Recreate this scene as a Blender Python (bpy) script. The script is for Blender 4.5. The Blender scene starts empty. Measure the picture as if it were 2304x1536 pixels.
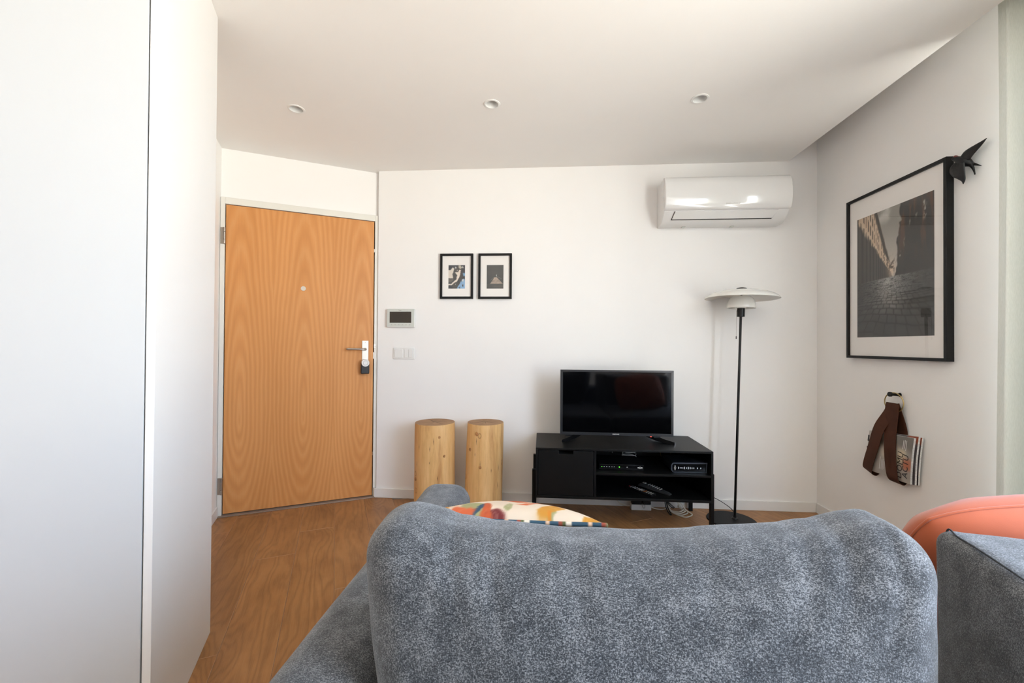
import bpy, math, random
import numpy as np
from mathutils import Vector, Matrix, noise as mnoise

sc = bpy.context.scene
COL = sc.collection
random.seed(7)
PI = math.pi

# ------------------------------------------------------------------ camera
F_PX, YAW, PITCH, ROLL, CAM_H, CY = 926.97, 0.07262, 0.00816, 0.0066, 1.14397, 769.03
_f = Vector((-math.sin(YAW)*math.cos(PITCH), math.cos(YAW)*math.cos(PITCH), math.sin(PITCH)))
_r0 = Vector((math.cos(YAW), math.sin(YAW), 0)); _u0 = _r0.cross(_f)
CAM_R = _r0*math.cos(ROLL) + _u0*math.sin(ROLL)
CAM_U = -_r0*math.sin(ROLL) + _u0*math.cos(ROLL)
CAM_F = _f
cam_d = bpy.data.cameras.new('camera'); cam = bpy.data.objects.new('camera', cam_d); COL.objects.link(cam)
cam_d.sensor_fit = 'HORIZONTAL'; cam_d.sensor_width = 36.0; cam_d.lens = F_PX/2304*36.0
cam_d.shift_y = (CY-768)/2304; cam_d.clip_start = 0.02
m = Matrix((CAM_R, CAM_U, -CAM_F)).transposed().to_4x4(); m.translation = (0, 0, CAM_H)
cam.matrix_world = m
sc.camera = cam

# ------------------------------------------------------------------ exposure and world
vs = sc.view_settings
sc.display_settings.display_device = 'sRGB'
vs.view_transform = 'Standard'; vs.look = 'None'; vs.gamma = 1.0; vs.use_curve_mapping = False
vs.exposure = 0.0
sc.cycles.use_denoising = True; sc.cycles.use_light_tree = False
sc.cycles.use_adaptive_sampling = True; sc.cycles.adaptive_threshold = 0.04
sc.cycles.max_bounces = 6; sc.cycles.diffuse_bounces = 5; sc.cycles.glossy_bounces = 3; sc.cycles.transparent_max_bounces = 12
sc.cycles.sample_clamp_indirect = 8.0
SKY_STRENGTH = 15.4
SKY_UP = (0.62, 0.90, 1.45); SKY_HORIZON = (0.80, 0.95, 1.16); GROUND = (1.24, 1.21, 1.12)
world = bpy.data.worlds.new('daylight'); sc.world = world; world.use_nodes = True
wt = world.node_tree; wt.nodes.clear()
def wn(t): return wt.nodes.new(t)
tc = wn('ShaderNodeTexCoord'); sx = wn('ShaderNodeSeparateXYZ'); rp = wn('ShaderNodeValToRGB')
mr = wn('ShaderNodeMapRange'); bg = wn('ShaderNodeBackground'); wo = wn('ShaderNodeOutputWorld')
mr.inputs[1].default_value = -1; mr.inputs[2].default_value = 1
wt.links.new(tc.outputs['Generated'], sx.inputs[0]); wt.links.new(sx.outputs[2], mr.inputs[0])
wt.links.new(mr.outputs[0], rp.inputs[0]); wt.links.new(rp.outputs[0], bg.inputs[0]); wt.links.new(bg.outputs[0], wo.inputs[0])
e = rp.color_ramp.elements
e[0].position = 0.0; e[0].color = (*GROUND, 1); e[1].position = 1.0; e[1].color = (*SKY_UP, 1)
k = e.new(0.485); k.color = (*GROUND, 1); k = e.new(0.515); k.color = (*SKY_HORIZON, 1)
bg.inputs[1].default_value = SKY_STRENGTH

# ------------------------------------------------------------------ measured room
D = 3.0186      # back wall y
W = 1.9116      # right wall x
CE = 1.7205     # ceiling edge x (curtain pocket beyond it)
CH = 2.45       # ceiling height
POCKET = 2.60
DA = 0.4753     # angle of the entrance wall
T2 = Vector((math.cos(DA), math.sin(DA), 0)); N2 = Vector((-math.sin(DA), math.cos(DA), 0))
def sn(s, n, z=0.0): return T2*s + N2*n + Vector((0, 0, z))
WIN_Y0, WIN_Y1, WIN_Z0, WIN_Z1 = -1.05, 1.74, 0.06, 2.42
REAR_Y, LEFT_X = -2.7, -2.45

def ray(u, v): return CAM_F + CAM_R*((u-1152)/F_PX) - CAM_U*((v-CY)/F_PX)
CAMP = Vector((0, 0, CAM_H))
def at_x(u, v, x): r = ray(u, v); return CAMP + r*(x/r.x)
def at_y(u, v, y): r = ray(u, v); return CAMP + r*(y/r.y)
def at_z(u, v, z): r = ray(u, v); return CAMP + r*((z-CAM_H)/r.z)

# window portal: samples the sky through the real opening
pl = bpy.data.lights.new('window_portal', 'AREA'); pl.shape = 'RECTANGLE'
pl.size = WIN_Z1-WIN_Z0; pl.size_y = WIN_Y1-WIN_Y0; pl.cycles.is_portal = True
plo = bpy.data.objects.new('window_portal', pl); COL.objects.link(plo)
plo.location = (W+0.20, (WIN_Y0+WIN_Y1)/2, (WIN_Z0+WIN_Z1)/2); plo.rotation_euler = (0, PI/2, 0)

# ------------------------------------------------------------------ materials
MATS = {}
def nodes_of(name):
    m = bpy.data.materials.new(name); m.use_nodes = True
    nt = m.node_tree; b = nt.nodes['Principled BSDF']; MATS[name] = m
    return m, nt, b
def lin(c):
    return tuple(((x/255)/12.92 if x/255 <= 0.04045 else ((x/255+0.055)/1.055)**2.4) for x in c)
def mat(name, col, rough=0.5, metal=0.0, spec=0.5, coat=0.0, emit=None, es=0.0, bump=None, var=None, sheen=0.0):
    """col: linear rgb; bump=(scale,strength); var=(scale,amount) soft procedural colour variation"""
    m, nt, b = nodes_of(name)
    b.inputs['Base Color'].default_value = (*col, 1); b.inputs['Roughness'].default_value = rough
    b.inputs['Metallic'].default_value = metal; b.inputs['Specular IOR Level'].default_value = spec
    b.inputs['Coat Weight'].default_value = coat; b.inputs['Coat Roughness'].default_value = 0.05
    if sheen: b.inputs['Sheen Weight'].default_value = sheen
    if emit: b.inputs['Emission Color'].default_value = (*emit, 1); b.inputs['Emission Strength'].default_value = es
    L = nt.links; tcn = nt.nodes.new('ShaderNodeTexCoord')
    sc_, am = var or (6.0, 0.04)
    nz = nt.nodes.new('ShaderNodeTexNoise'); nz.inputs['Scale'].default_value = sc_; nz.inputs['Detail'].default_value = 4
    L.new(tcn.outputs['Object'], nz.inputs['Vector'])
    cr = nt.nodes.new('ShaderNodeValToRGB')
    cr.color_ramp.elements[0].color = (*[c*(1-am) for c in col], 1); cr.color_ramp.elements[1].color = (*[min(1, c*(1+am)) for c in col], 1)
    cr.color_ramp.elements[0].position = 0.3; cr.color_ramp.elements[1].position = 0.7
    L.new(nz.outputs[0], cr.inputs[0]); L.new(cr.outputs[0], b.inputs['Base Color'])
    if bump:
        n2 = nt.nodes.new('ShaderNodeTexNoise'); n2.inputs['Scale'].default_value = bump[0]; n2.inputs['Detail'].default_value = 3
        L.new(tcn.outputs['Object'], n2.inputs['Vector'])
        bp = nt.nodes.new('ShaderNodeBump'); bp.inputs['Strength'].default_value = bump[1]; bp.inputs['Distance'].default_value = 0.002
        L.new(n2.outputs[0], bp.inputs['Height']); L.new(bp.outputs[0], b.inputs['Normal'])
    return m
def mth(nt, op, a, b=None, c=None):
    n = nt.nodes.new('ShaderNodeMath'); n.operation = op
    for i, x in enumerate((a, b, c)):
        if x is None: continue
        if isinstance(x, (int, float)): n.inputs[i].default_value = x
        else: nt.links.new(x, n.inputs[i])
    return n.outputs[0]
def ramp(nt, fac, stops):
    r = nt.nodes.new('ShaderNodeValToRGB'); el = r.color_ramp.elements
    while len(el) > 1: el.remove(el[-1])
    el[0].position = stops[0][0]; el[0].color = (*stops[0][1], 1)
    for p, c in stops[1:]:
        x = el.new(p); x.color = (*c, 1)
    nt.links.new(fac, r.inputs[0]); return r.outputs[0]
def mixc(nt, fac, a, b, typ='MIX'):
    n = nt.nodes.new('ShaderNodeMix'); n.data_type = 'RGBA'; n.blend_type = typ
    if isinstance(fac, (int, float)): n.inputs[0].default_value = fac
    else: nt.links.new(fac, n.inputs[0])
    for i, x in ((6, a), (7, b)):
        if isinstance(x, tuple): n.inputs[i].default_value = (*x, 1)
        else: nt.links.new(x, n.inputs[i])
    return n.outputs[2]
def noise_tex(nt, vec, scale, detail=4, rough=0.5, dist=0.0):
    n = nt.nodes.new('ShaderNodeTexNoise'); n.inputs['Scale'].default_value = scale
    n.inputs['Detail'].default_value = detail; n.inputs['Roughness'].default_value = rough; n.inputs['Distortion'].default_value = dist
    if vec is not None: nt.links.new(vec, n.inputs['Vector'])
    return n.outputs[0]
def mapping(nt, vec, scale=(1, 1, 1), loc=(0, 0, 0), rot=(0, 0, 0)):
    n = nt.nodes.new('ShaderNodeMapping'); n.inputs['Scale'].default_value = scale
    n.inputs['Location'].default_value = loc; n.inputs['Rotation'].default_value = rot
    nt.links.new(vec, n.inputs['Vector']); return n.outputs[0]
def bump_to(nt, b, h, strength, dist=0.002):
    bp = nt.nodes.new('ShaderNodeBump'); bp.inputs['Strength'].default_value = strength; bp.inputs['Distance'].default_value = dist
    nt.links.new(h, bp.inputs['Height']); nt.links.new(bp.outputs[0], b.inputs['Normal'])

WALL = (0.88, 0.862, 0.842)
mat('wall_paint', WALL, 0.85, spec=0.25, bump=(260, 0.06), var=(2.5, 0.01))
mat('ceiling_paint', (0.86, 0.838, 0.812), 0.9, spec=0.2, bump=(220, 0.05), var=(2, 0.01))
mat('trim_paint', (0.80, 0.79, 0.77), 0.4, var=(3, 0.01))
mat('frame_paint', (0.76, 0.74, 0.68), 0.45, var=(3, 0.015))
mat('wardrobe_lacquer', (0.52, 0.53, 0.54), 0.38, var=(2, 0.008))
mat('wardrobe_side', (0.74, 0.72, 0.70), 0.55, var=(2, 0.01))
mat('gap_dark', (0.012, 0.010, 0.009), 0.9)
mat('subfloor', (0.42, 0.24, 0.14), 0.8)
mat('white_plastic', (0.80, 0.79, 0.77), 0.28, var=(4, 0.01))
mat('ac_gloss', (0.79, 0.78, 0.765), 0.12, coat=0.6, var=(4, 0.008))
mat('ac_body', (0.76, 0.75, 0.735), 0.35, var=(4, 0.01))
mat('grey_plastic', (0.60, 0.62, 0.58), 0.3)
mat('grey_text', (0.20, 0.20, 0.19), 0.5)
mat('black_wood', (0.0035, 0.0033, 0.0033), 0.45, spec=0.28, bump=(90, 0.03), var=(20, 0.15))
mat('frame_black', (0.0035, 0.0035, 0.004), 0.4, spec=0.3, var=(30, 0.2))
mat('black_metal', (0.0035, 0.0035, 0.0035), 0.5, spec=0.25, var=(20, 0.15))
mat('lamp_black', (0.0035, 0.0035, 0.0035), 0.3, spec=0.35)
mat('black_plastic', (0.0035, 0.0035, 0.004), 0.42, spec=0.3, var=(20, 0.15))
mat('tv_bezel', (0.022, 0.023, 0.027), 0.3, var=(10, 0.1))
mat('tv_screen', (0.0015, 0.0015, 0.002), 0.06, spec=0.32)
mat('glossy_black', (0.005, 0.005, 0.006), 0.10)
mat('router_plastic', (0.010, 0.013, 0.019), 0.35, bump=(700, 0.3), var=(30, 0.15))
mat('chrome', (0.75, 0.74, 0.72), 0.18, metal=1.0)
mat('steel', (0.62, 0.58, 0.52), 0.32, metal=1.0, bump=(400, 0.03))
mat('steel_dark', (0.40, 0.36, 0.32), 0.3, metal=1.0)
mat('hinge_metal', (0.42, 0.38, 0.33), 0.35, metal=1.0)
mat('brass', (0.40, 0.30, 0.13), 0.35, metal=1.0)
mat('leather', (0.060, 0.019, 0.008), 0.65, spec=0.22, bump=(350, 0.12), var=(8, 0.15))
mat('mat_board', (0.86, 0.825, 0.79), 0.85, var=(4, 0.01))
mat('opal_glass', (0.80, 0.785, 0.74), 0.22, coat=0.5, var=(3, 0.01))
mat('cable_white', (0.66, 0.60, 0.50), 0.5)
mat('cable_black', (0.008, 0.008, 0.008), 0.5)
mat('cable_grey', (0.62, 0.61, 0.59), 0.45)
mat('paper', (0.62, 0.60, 0.56), 0.7, var=(60, 0.05))
mat('paper_edge', (0.55, 0.53, 0.50), 0.8, var=(200, 0.25))
mat('ink_black', (0.012, 0.011, 0.010), 0.5)
mat('ink_white', (0.75, 0.73, 0.70), 0.5)
mat('red_enamel', (0.16, 0.035, 0.03), 0.3)
mat('bird_black', (0.005, 0.005, 0.0055), 0.38, spec=0.35, bump=(120, 0.6), var=(40, 0.2))
mat('led_green', (0.05, 0.5, 0.02), 0.4, emit=(0.15, 1.0, 0.05), es=1.2)
mat('led_red', (0.5, 0.03, 0.02), 0.4, emit=(1.0, 0.08, 0.05), es=2.0)
mat('led_white', (0.6, 0.62, 0.65), 0.4, emit=(0.8, 0.9, 1.0), es=0.35)
mat('button_grey', (0.55, 0.55, 0.55), 0.5)
mat('button_red', (0.5, 0.03, 0.06), 0.5)
mat('button_orange', (0.6, 0.16, 0.02), 0.5)
mat('threshold_metal', (0.34, 0.27, 0.22), 0.45, metal=0.3)
mat('lock_black', (0.013, 0.013, 0.014), 0.45)
mat('window_frame_paint', (0.65, 0.65, 0.64), 0.35)

def glass_mat(name, tint=(1, 1, 1), ior=1.45, rough=0.01):
    m, nt, b = nodes_of(name); nt.nodes.remove(b)
    out = nt.nodes['Material Output']; lw = nt.nodes.new('ShaderNodeLayerWeight'); lw.inputs[0].default_value = 0.5
    fac = mth(nt, 'ADD', mth(nt, 'MULTIPLY', mth(nt, 'POWER', lw.outputs['Facing'], 5.0), 0.94), 0.06)
    tr = nt.nodes.new('ShaderNodeBsdfTransparent'); tr.inputs[0].default_value = (*tint, 1)
    gl = nt.nodes.new('ShaderNodeBsdfGlossy'); gl.inputs['Roughness'].default_value = rough
    mx = nt.nodes.new('ShaderNodeMixShader'); nt.links.new(fac, mx.inputs[0])
    nt.links.new(tr.outputs[0], mx.inputs[1]); nt.links.new(gl.outputs[0], mx.inputs[2]); nt.links.new(mx.outputs[0], out.inputs[0])
glass_mat('pane_glass')
glass_mat('window_glass', (0.96, 0.98, 0.97))

def curtain_mat():
    m, nt, b = nodes_of('sheer'); nt.nodes.remove(b); out = nt.nodes['Material Output']
    tcn = nt.nodes.new('ShaderNodeTexCoord')
    nz = noise_tex(nt, mapping(nt, tcn.outputs['Object'], (900, 900, 60)), 1.0, 2)
    col = ramp(nt, nz, [(0.3, (0.68, 0.695, 0.635)), (0.7, (0.76, 0.77, 0.715))])
    df = nt.nodes.new('ShaderNodeBsdfDiffuse'); tl = nt.nodes.new('ShaderNodeBsdfTranslucent'); tp = nt.nodes.new('ShaderNodeBsdfTransparent')
    nt.links.new(col, df.inputs[0]); nt.links.new(col, tl.inputs[0])
    a = nt.nodes.new('ShaderNodeMixShader'); a.inputs[0].default_value = 0.05
    nt.links.new(df.outputs[0], a.inputs[1]); nt.links.new(tl.outputs[0], a.inputs[2])
    c = nt.nodes.new('ShaderNodeMixShader'); c.inputs[0].default_value = 0.0
    nt.links.new(a.outputs[0], c.inputs[1]); nt.links.new(tp.outputs[0], c.inputs[2]); nt.links.new(c.outputs[0], out.inputs[0])
curtain_mat()

def attr_mat(name, rough=0.6, coat=0.0):
    m, nt, b = nodes_of(name); a = nt.nodes.new('ShaderNodeAttribute'); a.attribute_name = 'ink'
    nt.links.new(a.outputs['Color'], b.inputs['Base Color']); b.inputs['Roughness'].default_value = rough
    b.inputs['Coat Weight'].default_value = coat; b.inputs['Coat Roughness'].default_value = 0.08
attr_mat('print_ink', 0.7); attr_mat('cover_ink', 0.35, 0.3); attr_mat('printed_cotton', 0.85)

def fabric_mat(name, dark, mid, light, scale=620, blotch=0.25):
    m, nt, b = nodes_of(name)
    tcn = nt.nodes.new('ShaderNodeTexCoord'); o = tcn.outputs['Object']
    n1 = noise_tex(nt, mapping(nt, o, (1, 1, 0.55)), scale, 2, 0.7)
    n1b = noise_tex(nt, mapping(nt, o, (0.5, 1, 1.0), (3, 1, 2)), scale*0.8, 2, 0.7)
    n2 = noise_tex(nt, o, 26, 4, 0.65)
    f = mth(nt, 'ADD', mth(nt, 'MULTIPLY', n1, 0.5), mth(nt, 'MULTIPLY', n1b, 0.5))
    f = mth(nt, 'ADD', f, mth(nt, 'MULTIPLY', mth(nt, 'SUBTRACT', n2, 0.5), blotch))
    col = ramp(nt, f, [(0.39, dark), (0.50, mid), (0.61, light)])
    nt.links.new(col, b.inputs['Base Color']); b.inputs['Roughness'].default_value = 0.95
    b.inputs['Specular IOR Level'].default_value = 0.1; b.inputs['Sheen Weight'].default_value = 0.25; b.inputs['Sheen Roughness'].default_value = 0.6
    bump_to(nt, b, n1, 0.35, 0.0015)
fabric_mat('sofa_fabric', (0.009, 0.011, 0.015), (0.049, 0.054, 0.062), (0.21, 0.217, 0.23), 760)
def orange_fabric():
    m, nt, b = nodes_of('orange_cotton'); tcn = nt.nodes.new('ShaderNodeTexCoord'); o = tcn.outputs['Object']
    n1 = noise_tex(nt, o, 900, 2, 0.6); n2 = noise_tex(nt, o, 9, 3)
    col = ramp(nt, n2, [(0.3, (0.39, 0.080, 0.026)), (0.7, (0.46, 0.102, 0.037))])
    nt.links.new(col, b.inputs['Base Color']); b.inputs['Roughness'].default_value = 0.85; b.inputs['Sheen Weight'].default_value = 0.3
    bump_to(nt, b, n1, 0.2, 0.001)
orange_fabric()

def plank_mat():
    m, nt, b = nodes_of('oak_plank'); tcn = nt.nodes.new('ShaderNodeTexCoord'); oi = nt.nodes.new('ShaderNodeObjectInfo')
    cmb = nt.nodes.new('ShaderNodeCombineXYZ'); rnd = oi.outputs['Random']
    nt.links.new(mth(nt, 'MULTIPLY', rnd, 37.0), cmb.inputs[0]); nt.links.new(mth(nt, 'MULTIPLY', rnd, 91.0), cmb.inputs[1])
    va = nt.nodes.new('ShaderNodeVectorMath'); va.operation = 'ADD'
    nt.links.new(tcn.outputs['Object'], va.inputs[0]); nt.links.new(cmb.outputs[0], va.inputs[1]); o = va.outputs[0]
    # warp field with knots
    w1 = noise_tex(nt, mapping(nt, o, (7.0, 1.1, 1)), 1.0, 3, 0.5)
    vor = nt.nodes.new('ShaderNodeTexVoronoi'); vor.inputs['Scale'].default_value = 1.0; vor.feature = 'SMOOTH_F1'
    nt.links.new(mapping(nt, o, (3.4, 1.35, 1)), vor.inputs['Vector']); kd = vor.outputs['Distance']
    knot = mth(nt, 'MULTIPLY', mth(nt, 'POWER', mth(nt, 'MAXIMUM', mth(nt, 'SUBTRACT', 0.36, kd), 0.0), 1.4), 3.0)
    sep = nt.nodes.new('ShaderNodeSeparateXYZ'); nt.links.new(o, sep.inputs[0])
    phase = mth(nt, 'ADD', mth(nt, 'MULTIPLY', sep.outputs[0], 26.0), mth(nt, 'ADD', mth(nt, 'MULTIPLY', w1, 11.0), mth(nt, 'MULTIPLY', knot, 14.0)))
    rings = mth(nt, 'ADD', mth(nt, 'MULTIPLY', mth(nt, 'SINE', mth(nt, 'MULTIPLY', phase, 5.0)), 0.5), 0.5)
    pores = noise_tex(nt, mapping(nt, o, (260, 9, 1)), 1.0, 3, 0.6)
    blot = noise_tex(nt, mapping(nt, o, (6, 3, 1), (4, 2, 0)), 1.0, 4, 0.6)
    base = ramp(nt, blot, [(0.25, (0.25, 0.112, 0.042)), (0.5, (0.36, 0.172, 0.064)), (0.75, (0.45, 0.228, 0.09))])
    c2 = mixc(nt, mth(nt, 'MULTIPLY', mth(nt, 'POWER', rings, 2.0), 0.34), base, (0.135, 0.058, 0.024))
    c3 = mixc(nt, mth(nt, 'MULTIPLY', ramp(nt, pores, [(0.45, (0, 0, 0)), (0.75, (1, 1, 1))]), 0.35), c2, (0.43, 0.25, 0.12))
    c4 = mixc(nt, mth(nt, 'MULTIPLY', mth(nt, 'MINIMUM', knot, 1.0), 0.55), c3, (0.10, 0.042, 0.018))
    hsv = nt.nodes.new('ShaderNodeHueSaturation'); nt.links.new(c4, hsv.inputs['Color'])
    nt.links.new(mth(nt, 'ADD', 0.90, mth(nt, 'MULTIPLY', rnd, 0.22)), hsv.inputs['Value'])
    nt.links.new(hsv.outputs[0], b.inputs['Base Color']); b.inputs['Roughness'].default_value = 0.42
    b.inputs['Specular IOR Level'].default_value = 0.4
    bump_to(nt, b, pores, 0.10, 0.001)
plank_mat()

def door_mat():
    # book-matched beech veneer: three mirrored leaves with elongated cathedral rings
    m, nt, b = nodes_of('beech_veneer'); tcn = nt.nodes.new('ShaderNodeTexCoord'); o = tcn.outputs['Object']
    sep = nt.nodes.new('ShaderNodeSeparateXYZ'); nt.links.new(o, sep.inputs[0]); X, Z = sep.outputs[0], sep.outputs[2]
    PW = 0.385
    fr = mth(nt, 'FRACT', mth(nt, 'ADD', mth(nt, 'DIVIDE', mth(nt, 'SUBTRACT', X, 0.003), PW), 0.5))
    idx = mth(nt, 'FLOOR', mth(nt, 'ADD', mth(nt, 'DIVIDE', mth(nt, 'SUBTRACT', X, 0.003), PW), 0.5))
    ul = mth(nt, 'MULTIPLY', mth(nt, 'SUBTRACT', fr, 0.5), PW)
    ua = mth(nt, 'ABSOLUTE', ul)
    cmb = nt.nodes.new('ShaderNodeCombineXYZ'); nt.links.new(ua, cmb.inputs[0]); nt.links.new(Z, cmb.inputs[2]); nt.links.new(mth(nt, 'MULTIPLY', idx, 0.06), cmb.inputs[1])
    v = cmb.outputs[0]
    w = noise_tex(nt, mapping(nt, v, (9, 1, 1.6)), 1.0, 3, 0.5); w2 = noise_tex(nt, mapping(nt, v, (45, 1, 10)), 1.0, 2, 0.5)
    zc = mth(nt, 'SUBTRACT', Z, 0.62)
    a = mth(nt, 'DIVIDE', ua, 0.042)
    zz = mth(nt, 'DIVIDE', zc, mth(nt, 'ADD', 0.20, mth(nt, 'MULTIPLY', mth(nt, 'GREATER_THAN', zc, 0.0), 0.27)))
    r = mth(nt, 'SQRT', mth(nt, 'ADD', mth(nt, 'MULTIPLY', a, a), mth(nt, 'MULTIPLY', zz, zz)))
    r = mth(nt, 'ADD', r, mth(nt, 'ADD', mth(nt, 'MULTIPLY', w, 0.9), mth(nt, 'MULTIPLY', w2, 0.10)))
    rings = mth(nt, 'ADD', mth(nt, 'MULTIPLY', mth(nt, 'SINE', mth(nt, 'MULTIPLY', r, 11.0)), 0.5), 0.5)
    sh = mth(nt, 'POWER', rings, 3.0)
    fine = noise_tex(nt, mapping(nt, o, (220, 1, 6)), 1.0, 3, 0.6)
    flk = noise_tex(nt, mapping(nt, o, (500, 1, 45)), 1.0, 2, 0.6)
    soft = noise_tex(nt, mapping(nt, o, (7, 1, 0.8)), 1.0, 2, 0.5)
    base = ramp(nt, soft, [(0.3, (0.62, 0.265, 0.078)), (0.7, (0.70, 0.315, 0.102))])
    c = mixc(nt, mth(nt, 'MULTIPLY', sh, 0.26), base, (0.76, 0.41, 0.18))
    c = mixc(nt, mth(nt, 'MULTIPLY', mth(nt, 'POWER', mth(nt, 'SUBTRACT', 1.0, rings), 3.0), 0.24), c, (0.47, 0.18, 0.055))
    c = mixc(nt, mth(nt, 'MULTIPLY', ramp(nt, fine, [(0.4, (0, 0, 0)), (0.8, (1, 1, 1))]), 0.22), c, (0.44, 0.18, 0.055))
    c = mixc(nt, mth(nt, 'MULTIPLY', ramp(nt, flk, [(0.62, (0, 0, 0)), (0.8, (1, 1, 1))]), 0.15), c, (0.36, 0.15, 0.05))
    nt.links.new(c, b.inputs['Base Color']); b.inputs['Roughness'].default_value = 0.45; b.inputs['Specular IOR Level'].default_value = 0.35
door_mat()

def log_mats():
    m, nt, b = nodes_of('log_side'); tcn = nt.nodes.new('ShaderNodeTexCoord'); oi = nt.nodes.new('ShaderNodeObjectInfo')
    va = nt.nodes.new('ShaderNodeVectorMath'); va.operation = 'ADD'
    cmb = nt.nodes.new('ShaderNodeCombineXYZ'); nt.links.new(mth(nt, 'MULTIPLY', oi.outputs['Random'], 13.0), cmb.inputs[0])
    nt.links.new(tcn.outputs['Object'], va.inputs[0]); nt.links.new(cmb.outputs[0], va.inputs[1]); o = va.outputs[0]
    st = noise_tex(nt, mapping(nt, o, (22, 22, 2.2)), 1.0, 4, 0.6, 0.4); fi = noise_tex(nt, mapping(nt, o, (160, 160, 14)), 1.0, 3, 0.6)
    base = ramp(nt, st, [(0.28, (0.50, 0.25, 0.082)), (0.5, (0.72, 0.43, 0.17)), (0.75, (0.82, 0.53, 0.25))])
    c = mixc(nt, mth(nt, 'MULTIPLY', ramp(nt, fi, [(0.5, (0, 0, 0)), (0.8, (1, 1, 1))]), 0.25), base, (0.36, 0.17, 0.055))
    vor = nt.nodes.new('ShaderNodeTexVoronoi'); vor.inputs['Scale'].default_value = 1.0
    nt.links.new(mapping(nt, o, (9, 9, 6)), vor.inputs['Vector']); kd = vor.outputs['Distance']
    ring = mth(nt, 'MULTIPLY', mth(nt, 'LESS_THAN', mth(nt, 'ABSOLUTE', mth(nt, 'SUBTRACT', kd, 0.10)), 0.022), 0.55)
    c = mixc(nt, ring, c, (0.30, 0.14, 0.05))
    nt.links.new(c, b.inputs['Base Color']); b.inputs['Roughness'].default_value = 0.55
    bump_to(nt, b, st, 0.15, 0.004)
    m, nt, b = nodes_of('log_end'); tcn = nt.nodes.new('ShaderNodeTexCoord'); o = tcn.outputs['Object']
    sep = nt.nodes.new('ShaderNodeSeparateXYZ'); nt.links.new(o, sep.inputs[0])
    n = noise_tex(nt, o, 14, 3)
    r = mth(nt, 'SQRT', mth(nt, 'ADD', mth(nt, 'POWER', sep.outputs[0], 2.0), mth(nt, 'POWER', sep.outputs[1], 2.0)))
    rg = mth(nt, 'SINE', mth(nt, 'ADD', mth(nt, 'MULTIPLY', r, 900.0), mth(nt, 'MULTIPLY', n, 12.0)))
    c = ramp(nt, mth(nt, 'ADD', mth(nt, 'MULTIPLY', rg, 0.2), n), [(0.3, (0.28, 0.15, 0.075)), (0.7, (0.42, 0.25, 0.13))])
    nt.links.new(c, b.inputs['Base Color']); b.inputs['Roughness'].default_value = 0.8
log_mats()

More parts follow.
